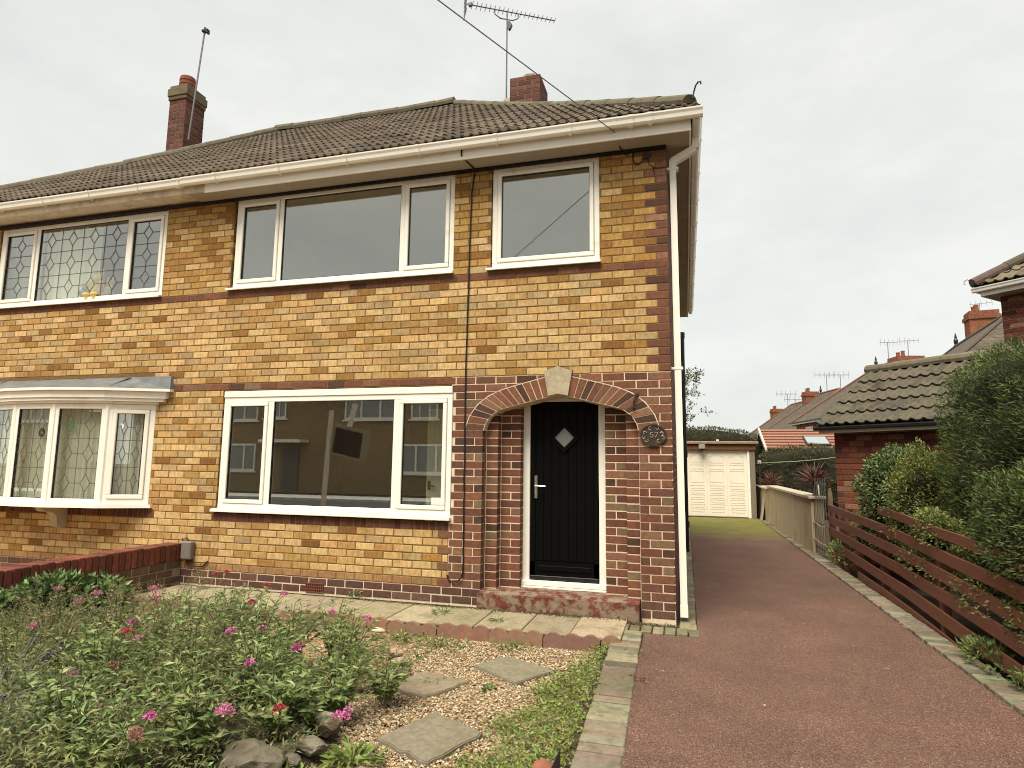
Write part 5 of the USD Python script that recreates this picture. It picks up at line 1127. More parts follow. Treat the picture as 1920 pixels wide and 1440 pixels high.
sg = thing('agent_board', 'estate agent board on a leaning post at the front of the garden', 'sign', (-7.2, -5.4, 0))
a = np.array([-7.36, -5.45, 0]); q = MB(); q.prism(sbox(-.045, -.14, .045, 2.55), (a, (1, 0, 0), (.05, 0, 1), (0, 1, 0)), .06, (.62, .6, .52)); part('post', q, 'plain_look', sg)
q = MB(); q.prism(sbox(0, -.0, .86, .66), (a+[.02+.1, -.012, 1.62], (1, 0, -.22), (.12, 0, 1), (0, 1, 0)), .02, (.30, .28, .22)); part('board', q, 'plain_look', sg); q = MB(); q.prism(sbox(.05, .05, .70, .58), (a+[.02+.1, .009, 1.62], (1, 0, -.22), (.12, 0, 1), (0, 1, 0)), .004, (.03, .02, .02)); part('panel', q, 'plain_look', sg)
q = MB(); q.prism(sbox(0, 0, .12, .5), (a+[.5, 0, 2.20], (1, 0, -.2), (.25, 0, 1), (0, 1, 0)), .02, (.7, .68, .6)); part('slip_board', q, 'plain_look', sg)

# ------------------------------------------------------------------ plants
def unit(v): return v/np.maximum(np.linalg.norm(v, axis=-1, keepdims=True), 1e-9)
def leaves(P, D, Nn, ln, wd, tone, bend=.25):
    """Folded leaf blades: base point, direction, upper side, length, width, colour (arrays)."""
    n = len(P); D = unit(D); S = unit(np.cross(D, Nn)); Nn = np.cross(S, D); ln = np.broadcast_to(ln, n)[:, None]; wd = np.broadcast_to(wd, n)[:, None]
    m = P + D*ln*.48; tip = P + D*ln - Nn*ln*bend
    v = np.stack([P, m + S*wd*.5 + Nn*wd*.12, m - Nn*ln*bend*.12, m - S*wd*.5 + Nn*wd*.12, tip], 1).reshape(-1, 3)
    i = np.arange(n)[:, None, None]*5; f = (i + np.array([(0, 2, 1), (0, 3, 2), (1, 2, 4), (2, 3, 4)])[None]).reshape(-1, 3)
    return v, f, np.repeat(tone, 5, 0)
def tones(n, base, s=.22, hue=.10, rng=RNG):
    b = np.asarray(base, float); return np.clip(b*(1+rng.normal(0, s, (n, 1)))*(1+rng.normal(0, hue, (n, 3))), .004, .9)
def mixtones(n, pal, w=None, rng=RNG, s=.18):
    return np.clip(np.array(pal)[rng.choice(len(pal), n, p=w)]*(1+rng.normal(0, s, (n, 1)))*(1+rng.normal(0, .05, (n, 3))), .004, .9)
GREEN = [(.225, .30, .10), (.165, .235, .072), (.30, .365, .14), (.105, .15, .05), (.26, .28, .11)]
GREY = [(.21, .225, .12), (.16, .18, .09), (.27, .28, .17), (.12, .135, .065)]

def flower_head(c, r, pal, n=150):
    d = unit(RNG.normal(0, 1, (n, 3))); d[:, 2] = np.abs(d[:, 2])*.9-.15; rad = r*RNG.uniform(.55, 1.0, n)**.6
    lump = RNG.integers(0, 5, n); cen = RNG.normal(0, r*.42, (5, 3))*[1, 1, .55]
    P = c + cen[lump] + d*(rad*.62)[:, None]; mb = MB(); mb.add(*leaves(P, d + RNG.normal(0, .5, (n, 3)), RNG.normal(0, 1, (n, 3)), RNG.uniform(.009, .016, n), RNG.uniform(.008, .012, n), mixtones(n, pal), .1)); return mb
PINK = [(.58, .12, .34), (.72, .22, .46), (.44, .07, .24), (.78, .36, .52)]; REDF_ = [(.42, .05, .07), (.52, .10, .11), (.32, .035, .06)]; FADED = [(.36, .16, .14), (.30, .17, .12), (.42, .22, .18)]

def valerian(base, h, nst, spread, pal, nleaf=13, lw=(.060, .019), heads=(), label=None, group=None, name='flowering_plant', seed_heads=0, leafmat='leaf_look', cat='plant'):
    base = np.array(base, float); t = thing(name, label, cat, base, group=group)
    P, D, Nn, st = [], [], [], MB(); tops = []
    for k in range(nst):
        az = RNG.uniform(0, 2*np.pi); lean = spread*RNG.uniform(.15, 1.0); hh = h*RNG.uniform(.55, 1.25); out = np.array([math.cos(az), math.sin(az), 0])
        tt = np.linspace(0, 1, 6)[:, None]; pts = base + out*RNG.uniform(0, .06) + out*lean*tt**1.6 + np.array([0, 0, hh])*tt - np.array([0, 0, .25*lean])*tt**3 + RNG.normal(0, .006, (6, 3))*tt
        st.tube(pts, np.linspace(.0042, .002, 6), 4, (.11, .12, .05), cap=False); tops.append(pts[-1])
        q = RNG.uniform(.18, 1.0, nleaf); j = np.clip((q*5).astype(int), 0, 4); fr_ = (q*5-j)[:, None]; p = pts[j]*(1-fr_)+pts[j+1]*fr_; ax_ = unit(pts[j+1]-pts[j]); a2 = RNG.uniform(0, 2*np.pi, nleaf)
        o_ = np.stack([np.cos(a2), np.sin(a2), np.zeros(nleaf)], 1); d = o_ + ax_*RNG.uniform(.2, .95, nleaf)[:, None]; P.append(p); D.append(d); Nn.append(ax_ - .3*o_ + RNG.normal(0, .25, (nleaf, 3)))
    P, D, Nn = map(np.vstack, (P, D, Nn)); n = len(P); low = np.clip((P[:, 2]-base[2])/h, 0, 1)
    mb = MB(); mb.add(*leaves(P, D, Nn, lw[0]*RNG.uniform(.55, 1.25, n), lw[1]*RNG.uniform(.7, 1.25, n), mixtones(n, pal), .22)); part('foliage', mb, leafmat, t); part('stems', st, 'stem_look', t)
    if seed_heads:
        idx = RNG.choice(len(tops), min(seed_heads, len(tops)), replace=False)
        for i in idx:
            mb = MB(); n = 50; d = unit(RNG.normal(0, 1, (n, 3))); p = tops[i] + d*RNG.uniform(.003, .030, (n, 1))*[1, 1, 1.6]; mb.add(*leaves(p, d, RNG.normal(0, 1, (n, 3)), .011, .004, mixtones(n, [(.20, .145, .075), (.14, .10, .05), (.26, .20, .11)]), .1)); part('seed_head', mb, 'stem_look', t)
    for c, r, pal2 in heads:
        c = np.array(c, float); part('flower_head', flower_head(c, r, pal2), 'petal_look', t)
        q = MB(); b2 = base + (c-base)*[.4, .4, 0]; q.tube([b2, b2+(c-b2)*[.5, .5, .6], c-[0, 0, r*.3]], .0028, 4, (.12, .12, .05)); part('flower_stalk', q, 'stem_look', t)
    return t

HEADS = [((290, 1103), .36, .040, PINK, 1), ((293, 1120), .33, .026, PINK, 1), ((147, 1127), .32, .034, PINK, 1), ((181, 1112), .34, .030, PINK, 1), ((61, 1172), .33, .024, PINK, 1), ((110, 1105), .38, .026, PINK, 1), ((424, 1332), .30, .040, PINK, 1), ((641, 1342), .17, .035, PINK, 1), ((560, 1205), .34, .028, FADED, 1), ((552, 1218), .33, .030, PINK, 1), ((468, 1243), .33, .025, PINK, 1), ((433, 1184), .34, .022, PINK, 1), ((490, 1180), .35, .024, PINK, 1), ((532, 1113), .34, .030, PINK, 1), ((690, 1160), .31, .024, PINK, 1), ((135, 1263), .34, .020, PINK, 1), ((232, 1183), .38, .040, REDF_, 1), ((250, 1166), .38, .026, PINK, 1), ((258, 1198), .36, .024, PINK, 1), ((404, 1076), .32, .022, REDF_, 1), ((500, 1096), .34, .026, REDF_, 1), ((470, 1130), .36, .024, REDF_, 1), ((250, 1376), .32, .034, FADED, 1), ((282, 1345), .33, .020, PINK, 1), ((525, 1329), .24, .022, REDF_, 1), ((215, 1250), .34, .030, FADED, 1), ((620, 1148), .33, .018, PINK, 1), ((425, 1072), .33, .016, REDF_, 1)]
HP = [(on(u, w, 2, z), r, pal) for (u, w), z, r, pal, _ in HEADS]
spots = [(-2.15, -2.35, .36, 16, .30, 0), (-2.55, -2.55, .40, 16, .26, 0), (-1.95, -2.75, .34, 16, .28, 0), (-2.35, -3.0, .36, 18, .28, 0), (-2.75, -3.05, .40, 16, .26, 1), (-2.30, -2.05, .38, 14, .26, 0), (-2.75, -2.05, .40, 14, .26, 0), (-3.15, -1.95, .40, 14, .26, 0), (-3.05, -2.45, .42, 16, .28, 1), (-3.5, -2.25, .42, 14, .28, 0), (-3.45, -2.75, .42, 16, .28, 1), (-3.85, -2.55, .42, 14, .28, 1), (-3.0, -2.85, .40, 16, .28, 0), (-3.25, -3.25, .40, 18, .28, 0), (-2.60, -3.40, .38, 18, .28, 0), (-2.25, -3.55, .34, 18, .26, 0), (-3.95, -2.0, .40, 12, .26, 1), (-4.35, -2.3, .42, 14, .28, 1), (-4.3, -2.75, .42, 14, .28, 1), (-3.85, -3.05, .42, 16, .28, 1), (-2.05, -3.2, .30, 16, .24, 0), (-2.85, -3.75, .36, 18, .28, 0), (-1.78, -2.45, .28, 12, .20, 0), (-4.7, -2.45, .40, 12, .26, 1), (-2.6, -1.75, .36, 12, .22, 0), (-3.5, -1.75, .38, 12, .24, 0), (-2.35, -3.95, .32, 16, .26, 0), (-3.6, -3.45, .40, 14, .26, 1), (-4.6, -3.0, .40, 12, .28, 1), (-2.0, -3.05, .30, 12, .22, 0), (-3.75, -1.55, .36, 10, .2, 0), (-4.2, -1.65, .36, 10, .2, 0)]
own = [[] for _ in spots]; SP = np.array([s[:2] for s in spots])
for c, r, pal in HP: own[int(np.argmin(((SP-c[:2])**2).sum(1)))].append((c, r*1.08, pal))
OLIVE = [(.21, .21, .075), (.165, .175, .06), (.25, .22, .10), (.27, .21, .12), (.12, .14, .048)]
ORD = ['leftmost', 'second', 'third', 'fourth', 'fifth', 'sixth', 'seventh', 'eighth', 'ninth', 'tenth', 'eleventh', 'twelfth', 'thirteenth', 'fourteenth', 'fifteenth', 'sixteenth', 'seventeenth', 'eighteenth']
def kind_of(sp, hd): return 'pink' if any(p is PINK for _, _, p in hd) and not any(p is REDF_ for _, _, p in hd) else 'red' if any(p is REDF_ for _, _, p in hd) else 'seed' if sp[5] else 'leafy'
KINDS = [kind_of(a, b) for a, b in zip(spots, own)]; PXX = project(np.array([(x, y, .15) for x, y, *_ in spots]))[:, 0]
RANK = [sum(1 for j in range(len(spots)) if KINDS[j] == KINDS[i] and PXX[j] < PXX[i]) for i in range(len(spots))]
NAMES = {'pink': 'pink-flowered plant', 'red': 'red-flowered plant', 'seed': 'brownish plant gone to seed', 'leafy': 'leafy grey-green plant without flowers'}
for i_, ((x, y, h, ns, sp_, kind), hd_) in enumerate(zip(spots, own)):
    z = float(mound(x, y)); npk = sum(p is PINK for _, _, p in hd_); nrd = sum(p is REDF_ for _, _, p in hd_)
    o_ = ORD[RANK[i_]]; lab = NAMES[KINDS[i_]]+' in the flower bed, '+(o_+' of its kind' if RANK[i_] == 0 else o_+' of its kind from the left')
    valerian((x, y, z), h, int(ns*2.4), sp_, OLIVE if kind else GREEN, 15 if not kind else 17, (.062, .019) if not kind else (.038, .011), hd_, lab, {True: 'plants gone to seed in the flower bed', False: 'leafy plants in the flower bed'}[bool(kind)] if not hd_ else ('pink flowering plants in the flower bed' if not nrd else 'red flowering plants in the flower bed'), seed_heads=14 if kind else 4)
# low undergrowth that closes the bed
def scatter(n, f, x0, x1, y0, y1):
    out = np.zeros((0, 2))
    while len(out) < n:
        p = np.stack([RNG.uniform(x0, x1, n*2), RNG.uniform(y0, y1, n*2)], 1); out = np.vstack([out, p[f(p)]])
    return out[:n]
p = scatter(30000, lambda q: bed_edge(q[:, 0], q[:, 1]) > .03, -5.6, -1.7, -4.6, -1.5); z = mound(p[:, 0], p[:, 1]); n = len(p)
P = np.column_stack([p, z + RNG.uniform(0, 1, n)**1.4*.27*np.clip(bed_edge(p[:, 0], p[:, 1])*5, .25, 1)]); D = RNG.normal(0, 1, (n, 3)); D[:, 2] = np.abs(D[:, 2])*.8
mb = MB(); mb.add(*leaves(P, D, np.array([0, 0, 1.])+RNG.normal(0, .5, (n, 3)), RNG.uniform(.025, .065, n), RNG.uniform(.006, .016, n), mixtones(n, GREEN[1:]+OLIVE[:3]), .3)); part('bed_undergrowth', mb, 'leaf_look', kind='stuff')
# lavender at the lower left: fine grey leaves and a few dark flower spikes
for x, y, s, w_ in ((-3.25, -3.75, 1.0, 'the middle one of the three'), (-2.95, -4.05, .9, 'nearest the camera'), (-3.55, -3.95, .9, 'furthest left')):
    z = float(mound(x, y)); t = thing('lavender_bush', 'grey lavender with dark purple spikes at the lower left, '+w_, 'plant', (x, y, z), group='lavender bushes at the lower left of the bed'); n = 2600
    az = RNG.uniform(0, 2*np.pi, n); rr_ = RNG.uniform(0, 1, n)**.6; P = np.array([x, y, z]) + np.stack([np.cos(az)*rr_*.34*s, np.sin(az)*rr_*.34*s, RNG.uniform(.02, .38, n)*s*(1.05-rr_*.5)], 1); D = np.stack([np.cos(az)*.7, np.sin(az)*.7, RNG.uniform(.2, 1.0, n)], 1)+RNG.normal(0, .75, (n, 3))
    mb = MB(); mb.add(*leaves(P, D, RNG.normal(0, 1, (n, 3)), RNG.uniform(.02, .042, n), .006, mixtones(n, GREY), .1)); part('foliage', mb, 'leaf_look', t)
    mb = MB(); st = MB()
    for k in range(9):
        a = RNG.uniform(0, 6.28); b = np.array([x, y, z+.22*s]); e = b+np.array([math.cos(a)*.26*s, math.sin(a)*.26*s, .20*s]); st.tube([b, (b+e)/2+[0, 0, .04], e], .002, 4, (.13, .14, .09)); m2 = 34; q = RNG.uniform(0, 1, m2)[:, None]; d = RNG.normal(0, 1, (m2, 3)); mb.add(*leaves(e-(e-b)*q*.18, d, RNG.normal(0, 1, (m2, 3)), .010, .006, mixtones(m2, [(.05, .04, .09), (.08, .06, .13), (.035, .03, .06)]), .1)); part('flower_spike', mb, 'petal_look', t); mb = MB()
    part('stems', st, 'stem_look', t)
# the bushy dark plant by the garden wall
DARK = [(.070, .115, .032), (.10, .16, .042), (.14, .20, .058), (.045, .078, .024)]
def bush(name, label, c, r, n, pal, ln, wd, core=True, mat='leaf_look', up=.35, rough=.22, seed=1, cat='bush', group=None, tw=True, partname='foliage'):
    """A shrub: leaves set on an uneven shell and inside it, standing out from the shoots, over a dark inner growth of twigs."""
    c, r = np.array(c, float), np.array(r, float); t = thing(name, label, cat, (c[0], c[1], c[2]-r[2]), group=group)
    d = unit(RNG.normal(0, 1, (n, 3))); d[:, 2] = np.where(d[:, 2] < -.5, -d[:, 2], d[:, 2]); lump = 1 + rough*(meshkit.fbm(d*2.3+seed*7.1, 3, seed)-.5)*2 + rough*.6*(meshkit.noise(d*6+seed, seed+3)-.5)*2
    depth = RNG.uniform(0, 1, n)**1.8; P = c + d*r*(lump*(1-.32*depth))[:, None]; D = d + RNG.normal(0, .55, (n, 3)) + np.array([0, 0, up]); Nn = d*.6 + np.array([0, 0, .7]) + RNG.normal(0, .45, (n, 3))
    tn = mixtones(n, pal); tn *= (.78+.5*meshkit.noise(P*7, 5))[:, None]
    mb = MB(); mb.add(*leaves(P, D, Nn, ln*RNG.uniform(.6, 1.25, n), wd*RNG.uniform(.7, 1.2, n), tn, .2)); part(partname, mb, mat, t)
    if core:
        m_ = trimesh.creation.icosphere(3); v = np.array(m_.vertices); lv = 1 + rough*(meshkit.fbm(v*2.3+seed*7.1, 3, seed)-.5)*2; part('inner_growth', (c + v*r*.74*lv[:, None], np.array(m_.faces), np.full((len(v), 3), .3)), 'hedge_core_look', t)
    return t
for c, r, s in (((-5.35, -1.85, .14), (.36, .34, .26), 1), ((-5.2, -1.62, .12), (.30, .30, .22), 2), ((-5.55, -2.45, .12), (.34, .4, .25), 3)):
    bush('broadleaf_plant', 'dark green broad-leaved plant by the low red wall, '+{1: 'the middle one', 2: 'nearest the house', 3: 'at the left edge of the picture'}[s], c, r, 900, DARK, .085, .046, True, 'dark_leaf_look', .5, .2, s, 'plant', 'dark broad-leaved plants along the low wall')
# small weeds and clumps in the gravel
def rosette(label, c, n, ln, wd, h, pal, group=None, sp_=.10):
    c = np.array(c, float); t = thing('weed', label, 'plant', c, group=group); az = RNG.uniform(0, 6.283, n); b = c + np.stack([np.cos(az), np.sin(az), 0*az], 1)*RNG.uniform(0, sp_, n)[:, None]; b[:, 2] += RNG.uniform(0, h*.6, n); D = np.stack([np.cos(az), np.sin(az), RNG.uniform(.1, 1.2, n)], 1)+RNG.normal(0, .25, (n, 3)); mb = MB(); mb.add(*leaves(b, D, np.array([0, 0, 1.])+RNG.normal(0, .3, (n, 3)), ln*RNG.uniform(.5, 1.2, n), wd*RNG.uniform(.7, 1.2, n), mixtones(n, pal), .3)); part('foliage', mb, 'leaf_look', t)
BRIGHT = [(.20, .26, .055), (.155, .215, .045), (.25, .29, .085), (.11, .15, .036)]
G0 = -.11
rosette('bright green clump at the bottom edge of the picture below the rocks', (-1.72, -3.60, G0), 220, .11, .026, .10, BRIGHT, sp_=.18)
rosette('bright green clump between the rocks and the closest stepping stone', (-1.60, -3.15, G0), 120, .085, .026, .07, BRIGHT, sp_=.13)
rosette('low weeds beside the stepping stone at the right end of the flower bed', (-1.60, -1.95, G0), 60, .05, .014, .04, BRIGHT, sp_=.14)
rosette('patch of weeds growing in the gravel just in front of the edging', (-1.95, -1.15, G0), 300, .045, .014, .06, DARK+BRIGHT, sp_=.30)
rosette('patch of weeds at the left part of the terracotta edging', (-2.35, -1.0, G0), 220, .05, .016, .07, DARK+BRIGHT, sp_=.24)
rosette('weeds along the middle of the terracotta edging', (-1.35, -.93, G0), 190, .04, .014, .06, DARK+BRIGHT, sp_=.20)
rosette('weed rooted in the joint of the paved path', (-2.22, -.42, 0), 60, .05, .013, .04, DARK+BRIGHT, sp_=.10)
rosette('second weed in the paving joint, nearer the doorstep', (-1.62, -.55, 0), 46, .045, .012, .03, DARK+BRIGHT, sp_=.07)
rosette('weed growing at the wall foot by the air brick', (-3.35, -.10, 0), 60, .055, .015, .10, DARK+BRIGHT, sp_=.07)
rosette('tuft of weeds at the near corner of the first stepping stone', (-1.23, -1.95, G0), 30, .05, .02, .03, DARK, sp_=.04)
rosette('tall thin weed standing in front of the wall near the service box', (-5.25, -.25, 0), 90, .06, .013, .34, OLIVE, sp_=.06)
# moss and seedlings where the doorstep and plinth meet the path
n = 1500; x = RNG.uniform(-2.0, .0, n); x = np.where(RNG.random(n) < .35, RNG.uniform(-3.3, -2.0, n), x); y = -.115-np.abs(RNG.normal(0, .035, n)); P = np.column_stack([x, y, np.where(x > -.44, -.018, .0)]); D = RNG.normal(0, 1, (n, 3)); D[:, 2] = np.abs(D[:, 2])
mb = MB(); mb.add(*leaves(P, D, RNG.normal(0, 1, (n, 3)), RNG.uniform(.008, .028, n), RNG.uniform(.005, .012, n), mixtones(n, [(.10, .11, .03), (.07, .085, .025), (.13, .11, .05), (.10, .07, .04)]), .3)); part('moss', mb, 'leaf_look', kind='stuff')
# the strip of low creeping weeds beside the drive
def weed_f(q):
    xl = np.interp(q[:, 1], [-5, -3.2, -2.2, -1.4, -.85], [-1.05, -.98, -.85, -.70, -.56]) + .22*(meshkit.noise(np.column_stack([q*3.2, 0*q[:, 0]]), 3)-.5)
    xr = np.interp(q[:, 1], [-5.6, -.42], [-.39, -.535])+.03
    return (q[:, 0] > xl+RNG.exponential(.05, len(q))*0-np.abs(RNG.normal(0, .07, len(q)))) & (q[:, 0] < xr-.0+RNG.normal(0, .03, len(q)))
p = scatter(9500, weed_f, -1.4, -.30, -4.8, -.84); n = len(p); P = np.column_stack([p, -.10+RNG.uniform(0, .075, n)*np.clip((p[:, 0]+1.15)*3, .3, 1)]); D = RNG.normal(0, 1, (n, 3)); D[:, 2] = np.abs(D[:, 2])*.6
mb = MB(); mb.add(*leaves(P, D, np.array([0, 0, 1.])+RNG.normal(0, .5, (n, 3)), RNG.uniform(.018, .042, n), RNG.uniform(.010, .019, n), mixtones(n, BRIGHT+[(.20, .17, .06), (.10, .085, .035)], [.3, .28, .16, .14, .07, .05]), .3)); part('creeping_weeds', mb, 'leaf_look', kind='stuff')
# gravel: single pebbles laid over the area, the far ones larger so that they still read
def grav(n, x0, x1, y0, y1, f=None):
    return scatter(n, f or (lambda q: np.ones(len(q), bool)), x0, x1, y0, y1)
stones_poly = None
def ok_gravel(q): return (bed_edge(q[:, 0], q[:, 1]) < .06)
p = np.vstack([grav(42000, -2.1, -.45, -4.3, -.86, lambda q: bed_edge(q[:, 0], q[:, 1]) < .05), grav(9000, -5.8, -2.1, -3.4, -.86, lambda q: bed_edge(q[:, 0], q[:, 1]) < .05), grav(2500, -8.5, -5.96, -3.5, -.1)]); n = len(p)
base_v, base_f = np.array([(1, 0, 0), (-1, 0, 0), (0, 1, 0), (0, -1, 0), (0, 0, 1), (0, 0, -1)], float), np.array([(0, 2, 4), (2, 1, 4), (1, 3, 4), (3, 0, 4), (2, 0, 5), (1, 2, 5), (3, 1, 5), (0, 3, 5)])
s = RNG.uniform(.0045, .0105, n); sc = np.stack([s*RNG.uniform(.8, 1.5, n), s*RNG.uniform(.7, 1.2, n), s*RNG.uniform(.45, .8, n)], 1); a = RNG.uniform(0, 6.283, n); bv = base_v[None]*sc[:, None] * (1+RNG.normal(0, .18, (n, 6, 1)))
ca, sa = np.cos(a)[:, None], np.sin(a)[:, None]; tl = RNG.normal(0, .3, (n, 1)); X = bv[..., 0]*ca-bv[..., 1]*sa; Y = bv[..., 0]*sa+bv[..., 1]*ca; Zq = bv[..., 2]+X*tl
v = np.stack([X+p[:, :1], Y+p[:, 1:], Zq-.104+RNG.uniform(-.006, .008, (n, 1))], -1); tn = mixtones(n, [(.36, .265, .15), (.28, .18, .085), (.46, .37, .24), (.20, .13, .075), (.54, .47, .36), (.26, .22, .16), (.14, .09, .055)], [.24, .22, .18, .12, .09, .09, .06], s=.15)
mb = MB(); mb.add(v.reshape(-1, 3), (np.arange(n)[:, None, None]*6+base_f[None]).reshape(-1, 3), np.repeat(tn, 6, 0)); part('gravel', mb, 'gravel_look', kind='stuff')

# rocks edging the bed
def rock(label, c, r, rot, tone, seed, pale=None):
    c = np.array(c, float); t = thing('rock', label, 'rock', c); rg = np.random.default_rng(seed+40)
    pts = unit(rg.normal(0, 1, (26, 3)))*rg.uniform(.8, 1.08, (26, 1)); pts[:, 2] = np.clip(pts[:, 2], -.7, .62+.2*rg.random()); m_ = trimesh.convex.convex_hull(pts); m_ = m_.subdivide().subdivide().subdivide().subdivide(); v = np.array(m_.vertices)
    v *= (1+.16*(meshkit.fbm(v*2.2+seed*3.3, 4, seed)-.5)*2+.10*(meshkit.fbm(v*7, 3, seed+1)-.5))[:, None]
    w = v@rodrigues([0, 0, 1], rot).T*np.array(r); cl = np.tile(np.array(tone), (len(v), 1))*(.8+.5*meshkit.noise(v*3+seed, seed))[:, None]
    if pale is not None: k = np.clip((v@unit(np.array(pale))-.45)*5, 0, 1)[:, None]; cl = cl*(1-k)+np.array([.62, .54, .40])*k
    part('stone', (c+w, np.array(m_.faces), cl), 'rock_look', t, smooth=False)
def R3(u, w, z): return on(u, w, 2, z)
rock('large rounded grey-brown rock at the bottom of the flower bed', R3(468, 1432, .0)-[0, 0, .02], (.19, .15, .14), .2, (.13, .11, .08), 1)
rock('flat-topped grey rock, upper left of the little rock pile', R3(548, 1368, -.0)-[0, 0, .01], (.10, .075, .055), .5, (.15, .125, .09), 2)
rock('pale grey slab-like rock in the middle of the rock pile', R3(583, 1392, -.01)-[0, 0, .01], (.105, .075, .055), -.4, (.19, .165, .125), 3)
rock('brown rock with a white patch at the top right of the rock pile', R3(612, 1350, .02)-[0, 0, .02], (.10, .075, .075), .1, (.12, .085, .055), 4, (-.2, -.3, .9))
rock('low flat layered rock beside the large rounded one', R3(530, 1400, -.02)-[0, 0, .01], (.095, .07, .035), .8, (.12, .10, .07), 5)
rock('small dark rock at the bottom between the large rock and the bright clump', R3(545, 1425, -.03), (.075, .06, .04), .3, (.13, .11, .08), 6)
rock('small stone behind the flower stems above the white-patched rock', R3(640, 1318, .0), (.05, .04, .04), 1.1, (.30, .26, .19), 7)
rock('pinkish stone at the right end of the flower bed', R3(738, 1225, -.02), (.085, .055, .05), .4, (.33, .22, .17), 8)
rock('pale broken stone lying in front of the edging by the flower bed', R3(705, 1182, -.05), (.10, .035, .03), -.5, (.55, .48, .36), 9)
rock('flat grey stone next to the pinkish stone', R3(750, 1238, -.05), (.09, .06, .025), .2, (.34, .29, .20), 10)
gp_ = thing('rusty_stake', 'rusty angle-iron stake with a black edge poking up at the bottom of the picture', 'stake', (-.32, -4.08, 0))
tpv = R3(1051, 1404, .42); o_ = np.array([tpv[0], tpv[1], 0]); 
q = MB(); q.prism(Polygon([(0, -.2), (.012, -.2), (.012, .42), (0, .40)]), (o_+[-.012, -.13, 0], (1, 0, 0), (0, 0, 1), (0, 1, 0)), .13); part('black_edge', q, 'cable_look', gp_)
q = MB(); q.prism(Polygon([(-.085, -.2), (-.004, -.2), (-.004, .385), (-.04, .40), (-.075, .385), (-.085, .36)]), (o_+[-.012, -.045, 0], (1, 0, 0), (0, 0, 1), (0, -.55, -.12)), .12); part('angle_iron', q, 'rust_look', gp_)

# hedges, bushes and trees on the right and behind
CON = [(.062, .10, .024), (.088, .130, .031), (.038, .060, .017), (.135, .175, .048), (.085, .09, .026)]
def hedge_box(name, label, lo, hi, n, pal, ln, wd, seed, top_tone=1.5, mat='leaf_look', rough=.12, cat='hedge', e=3.6):
    lo, hi = np.array(lo, float), np.array(hi, float); c, h = (lo+hi)/2, (hi-lo)/2; t = thing(name, label, cat, (c[0], c[1], lo[2]))
    # points on a rounded box, roughened
    d = unit(RNG.normal(0, 1, (n, 3))*[1, 1, 1]); sup = (np.abs(d)**e).sum(1)**(-1/e); sh_ = d*sup[:, None]; Pn = c+sh_*h; lump = (meshkit.fbm(Pn*1.5+seed, 4, seed)-.5)*2*rough*1.6 + (meshkit.noise(Pn*5.5, seed+1)-.5)*rough*1.1; nrm = unit(np.sign(sh_)*np.abs(sh_)**(e-1)/h)
    P = Pn + nrm*(lump - RNG.uniform(0, 1, n)**2*.16)[:, None]; D = nrm*.75 + RNG.normal(0, .45, (n, 3)) + [0, 0, .45]; Nn = nrm + RNG.normal(0, .5, (n, 3)); tn = mixtones(n, pal); tn *= (.75+.55*meshkit.noise(P*4.5, seed+2))[:, None]
    mb = MB(); mb.add(*leaves(P, D, Nn, ln*RNG.uniform(.5, 1.3, n), wd*RNG.uniform(.6, 1.2, n), tn, .15)); part('foliage', mb, mat, t)
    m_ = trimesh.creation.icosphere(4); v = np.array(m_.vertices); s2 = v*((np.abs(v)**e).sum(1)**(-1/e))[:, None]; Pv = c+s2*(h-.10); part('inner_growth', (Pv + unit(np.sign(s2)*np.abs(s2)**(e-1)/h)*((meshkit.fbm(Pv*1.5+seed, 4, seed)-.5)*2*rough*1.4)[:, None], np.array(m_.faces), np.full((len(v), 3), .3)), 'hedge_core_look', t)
    return t
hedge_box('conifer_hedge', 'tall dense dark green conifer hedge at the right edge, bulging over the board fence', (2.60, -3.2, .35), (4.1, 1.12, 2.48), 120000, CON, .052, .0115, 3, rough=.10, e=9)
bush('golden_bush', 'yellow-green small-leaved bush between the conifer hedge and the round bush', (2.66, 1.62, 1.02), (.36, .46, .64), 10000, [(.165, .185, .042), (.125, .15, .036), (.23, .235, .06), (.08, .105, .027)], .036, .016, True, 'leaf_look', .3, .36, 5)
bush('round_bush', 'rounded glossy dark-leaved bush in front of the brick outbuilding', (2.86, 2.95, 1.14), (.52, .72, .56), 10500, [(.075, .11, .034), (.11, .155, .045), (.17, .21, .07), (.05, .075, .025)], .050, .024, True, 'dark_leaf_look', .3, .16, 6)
# growth pushing through the fence
for k, (lab, y, z, ry, rz, n) in enumerate((('yellow-green creeper hanging over the top fence board nearest the hedge', .55, .86, .55, .20, 2600), ('leafy shoots pushing between the lower fence boards', -.35, .42, .55, .22, 1300), ('creeper growing through the middle of the fence', .9, .50, .9, .17, 1400), ('leafy shoots at the near end of the fence', -1.15, .42, .4, .30, 1600), ('leafy growth hanging over the near part of the fence below the conifer hedge', -1.25, .98, 1.0, .54, 16000), ('bush growth behind the far half of the fence', 3.3, .52, 1.1, .36, 3600), ('hedge shoots behind the near half of the fence', -.5, .55, 1.3, .36, 4200))):
    bush('creeper', lab, (2.40 if k < 4 else 2.46 if k == 4 else 2.62, y, z), (.13 if k < 4 else .24, ry, rz), n, [(.17, .19, .05), (.12, .15, .04), (.22, .235, .07), (.08, .10, .03)] if k != 4 else CON[:3]+[(.10, .13, .035), (.15, .17, .05)], .036 if k != 4 else .046, .018 if k != 4 else .013, k >= 4, 'leaf_look', .2, .3, 20+k, 'plant')
def creep(label, c, r, n, seed): bush('weed', label, c, r, n, [(.13, .17, .045), (.10, .14, .035), (.17, .21, .07)], .060, .024, False, 'leaf_look', .5, .3, seed, 'plant')
creep('leafy weed at the foot of the fence beside the metal gate', (2.30, 4.05, .16), (.16, .42, .20), 420, 31)
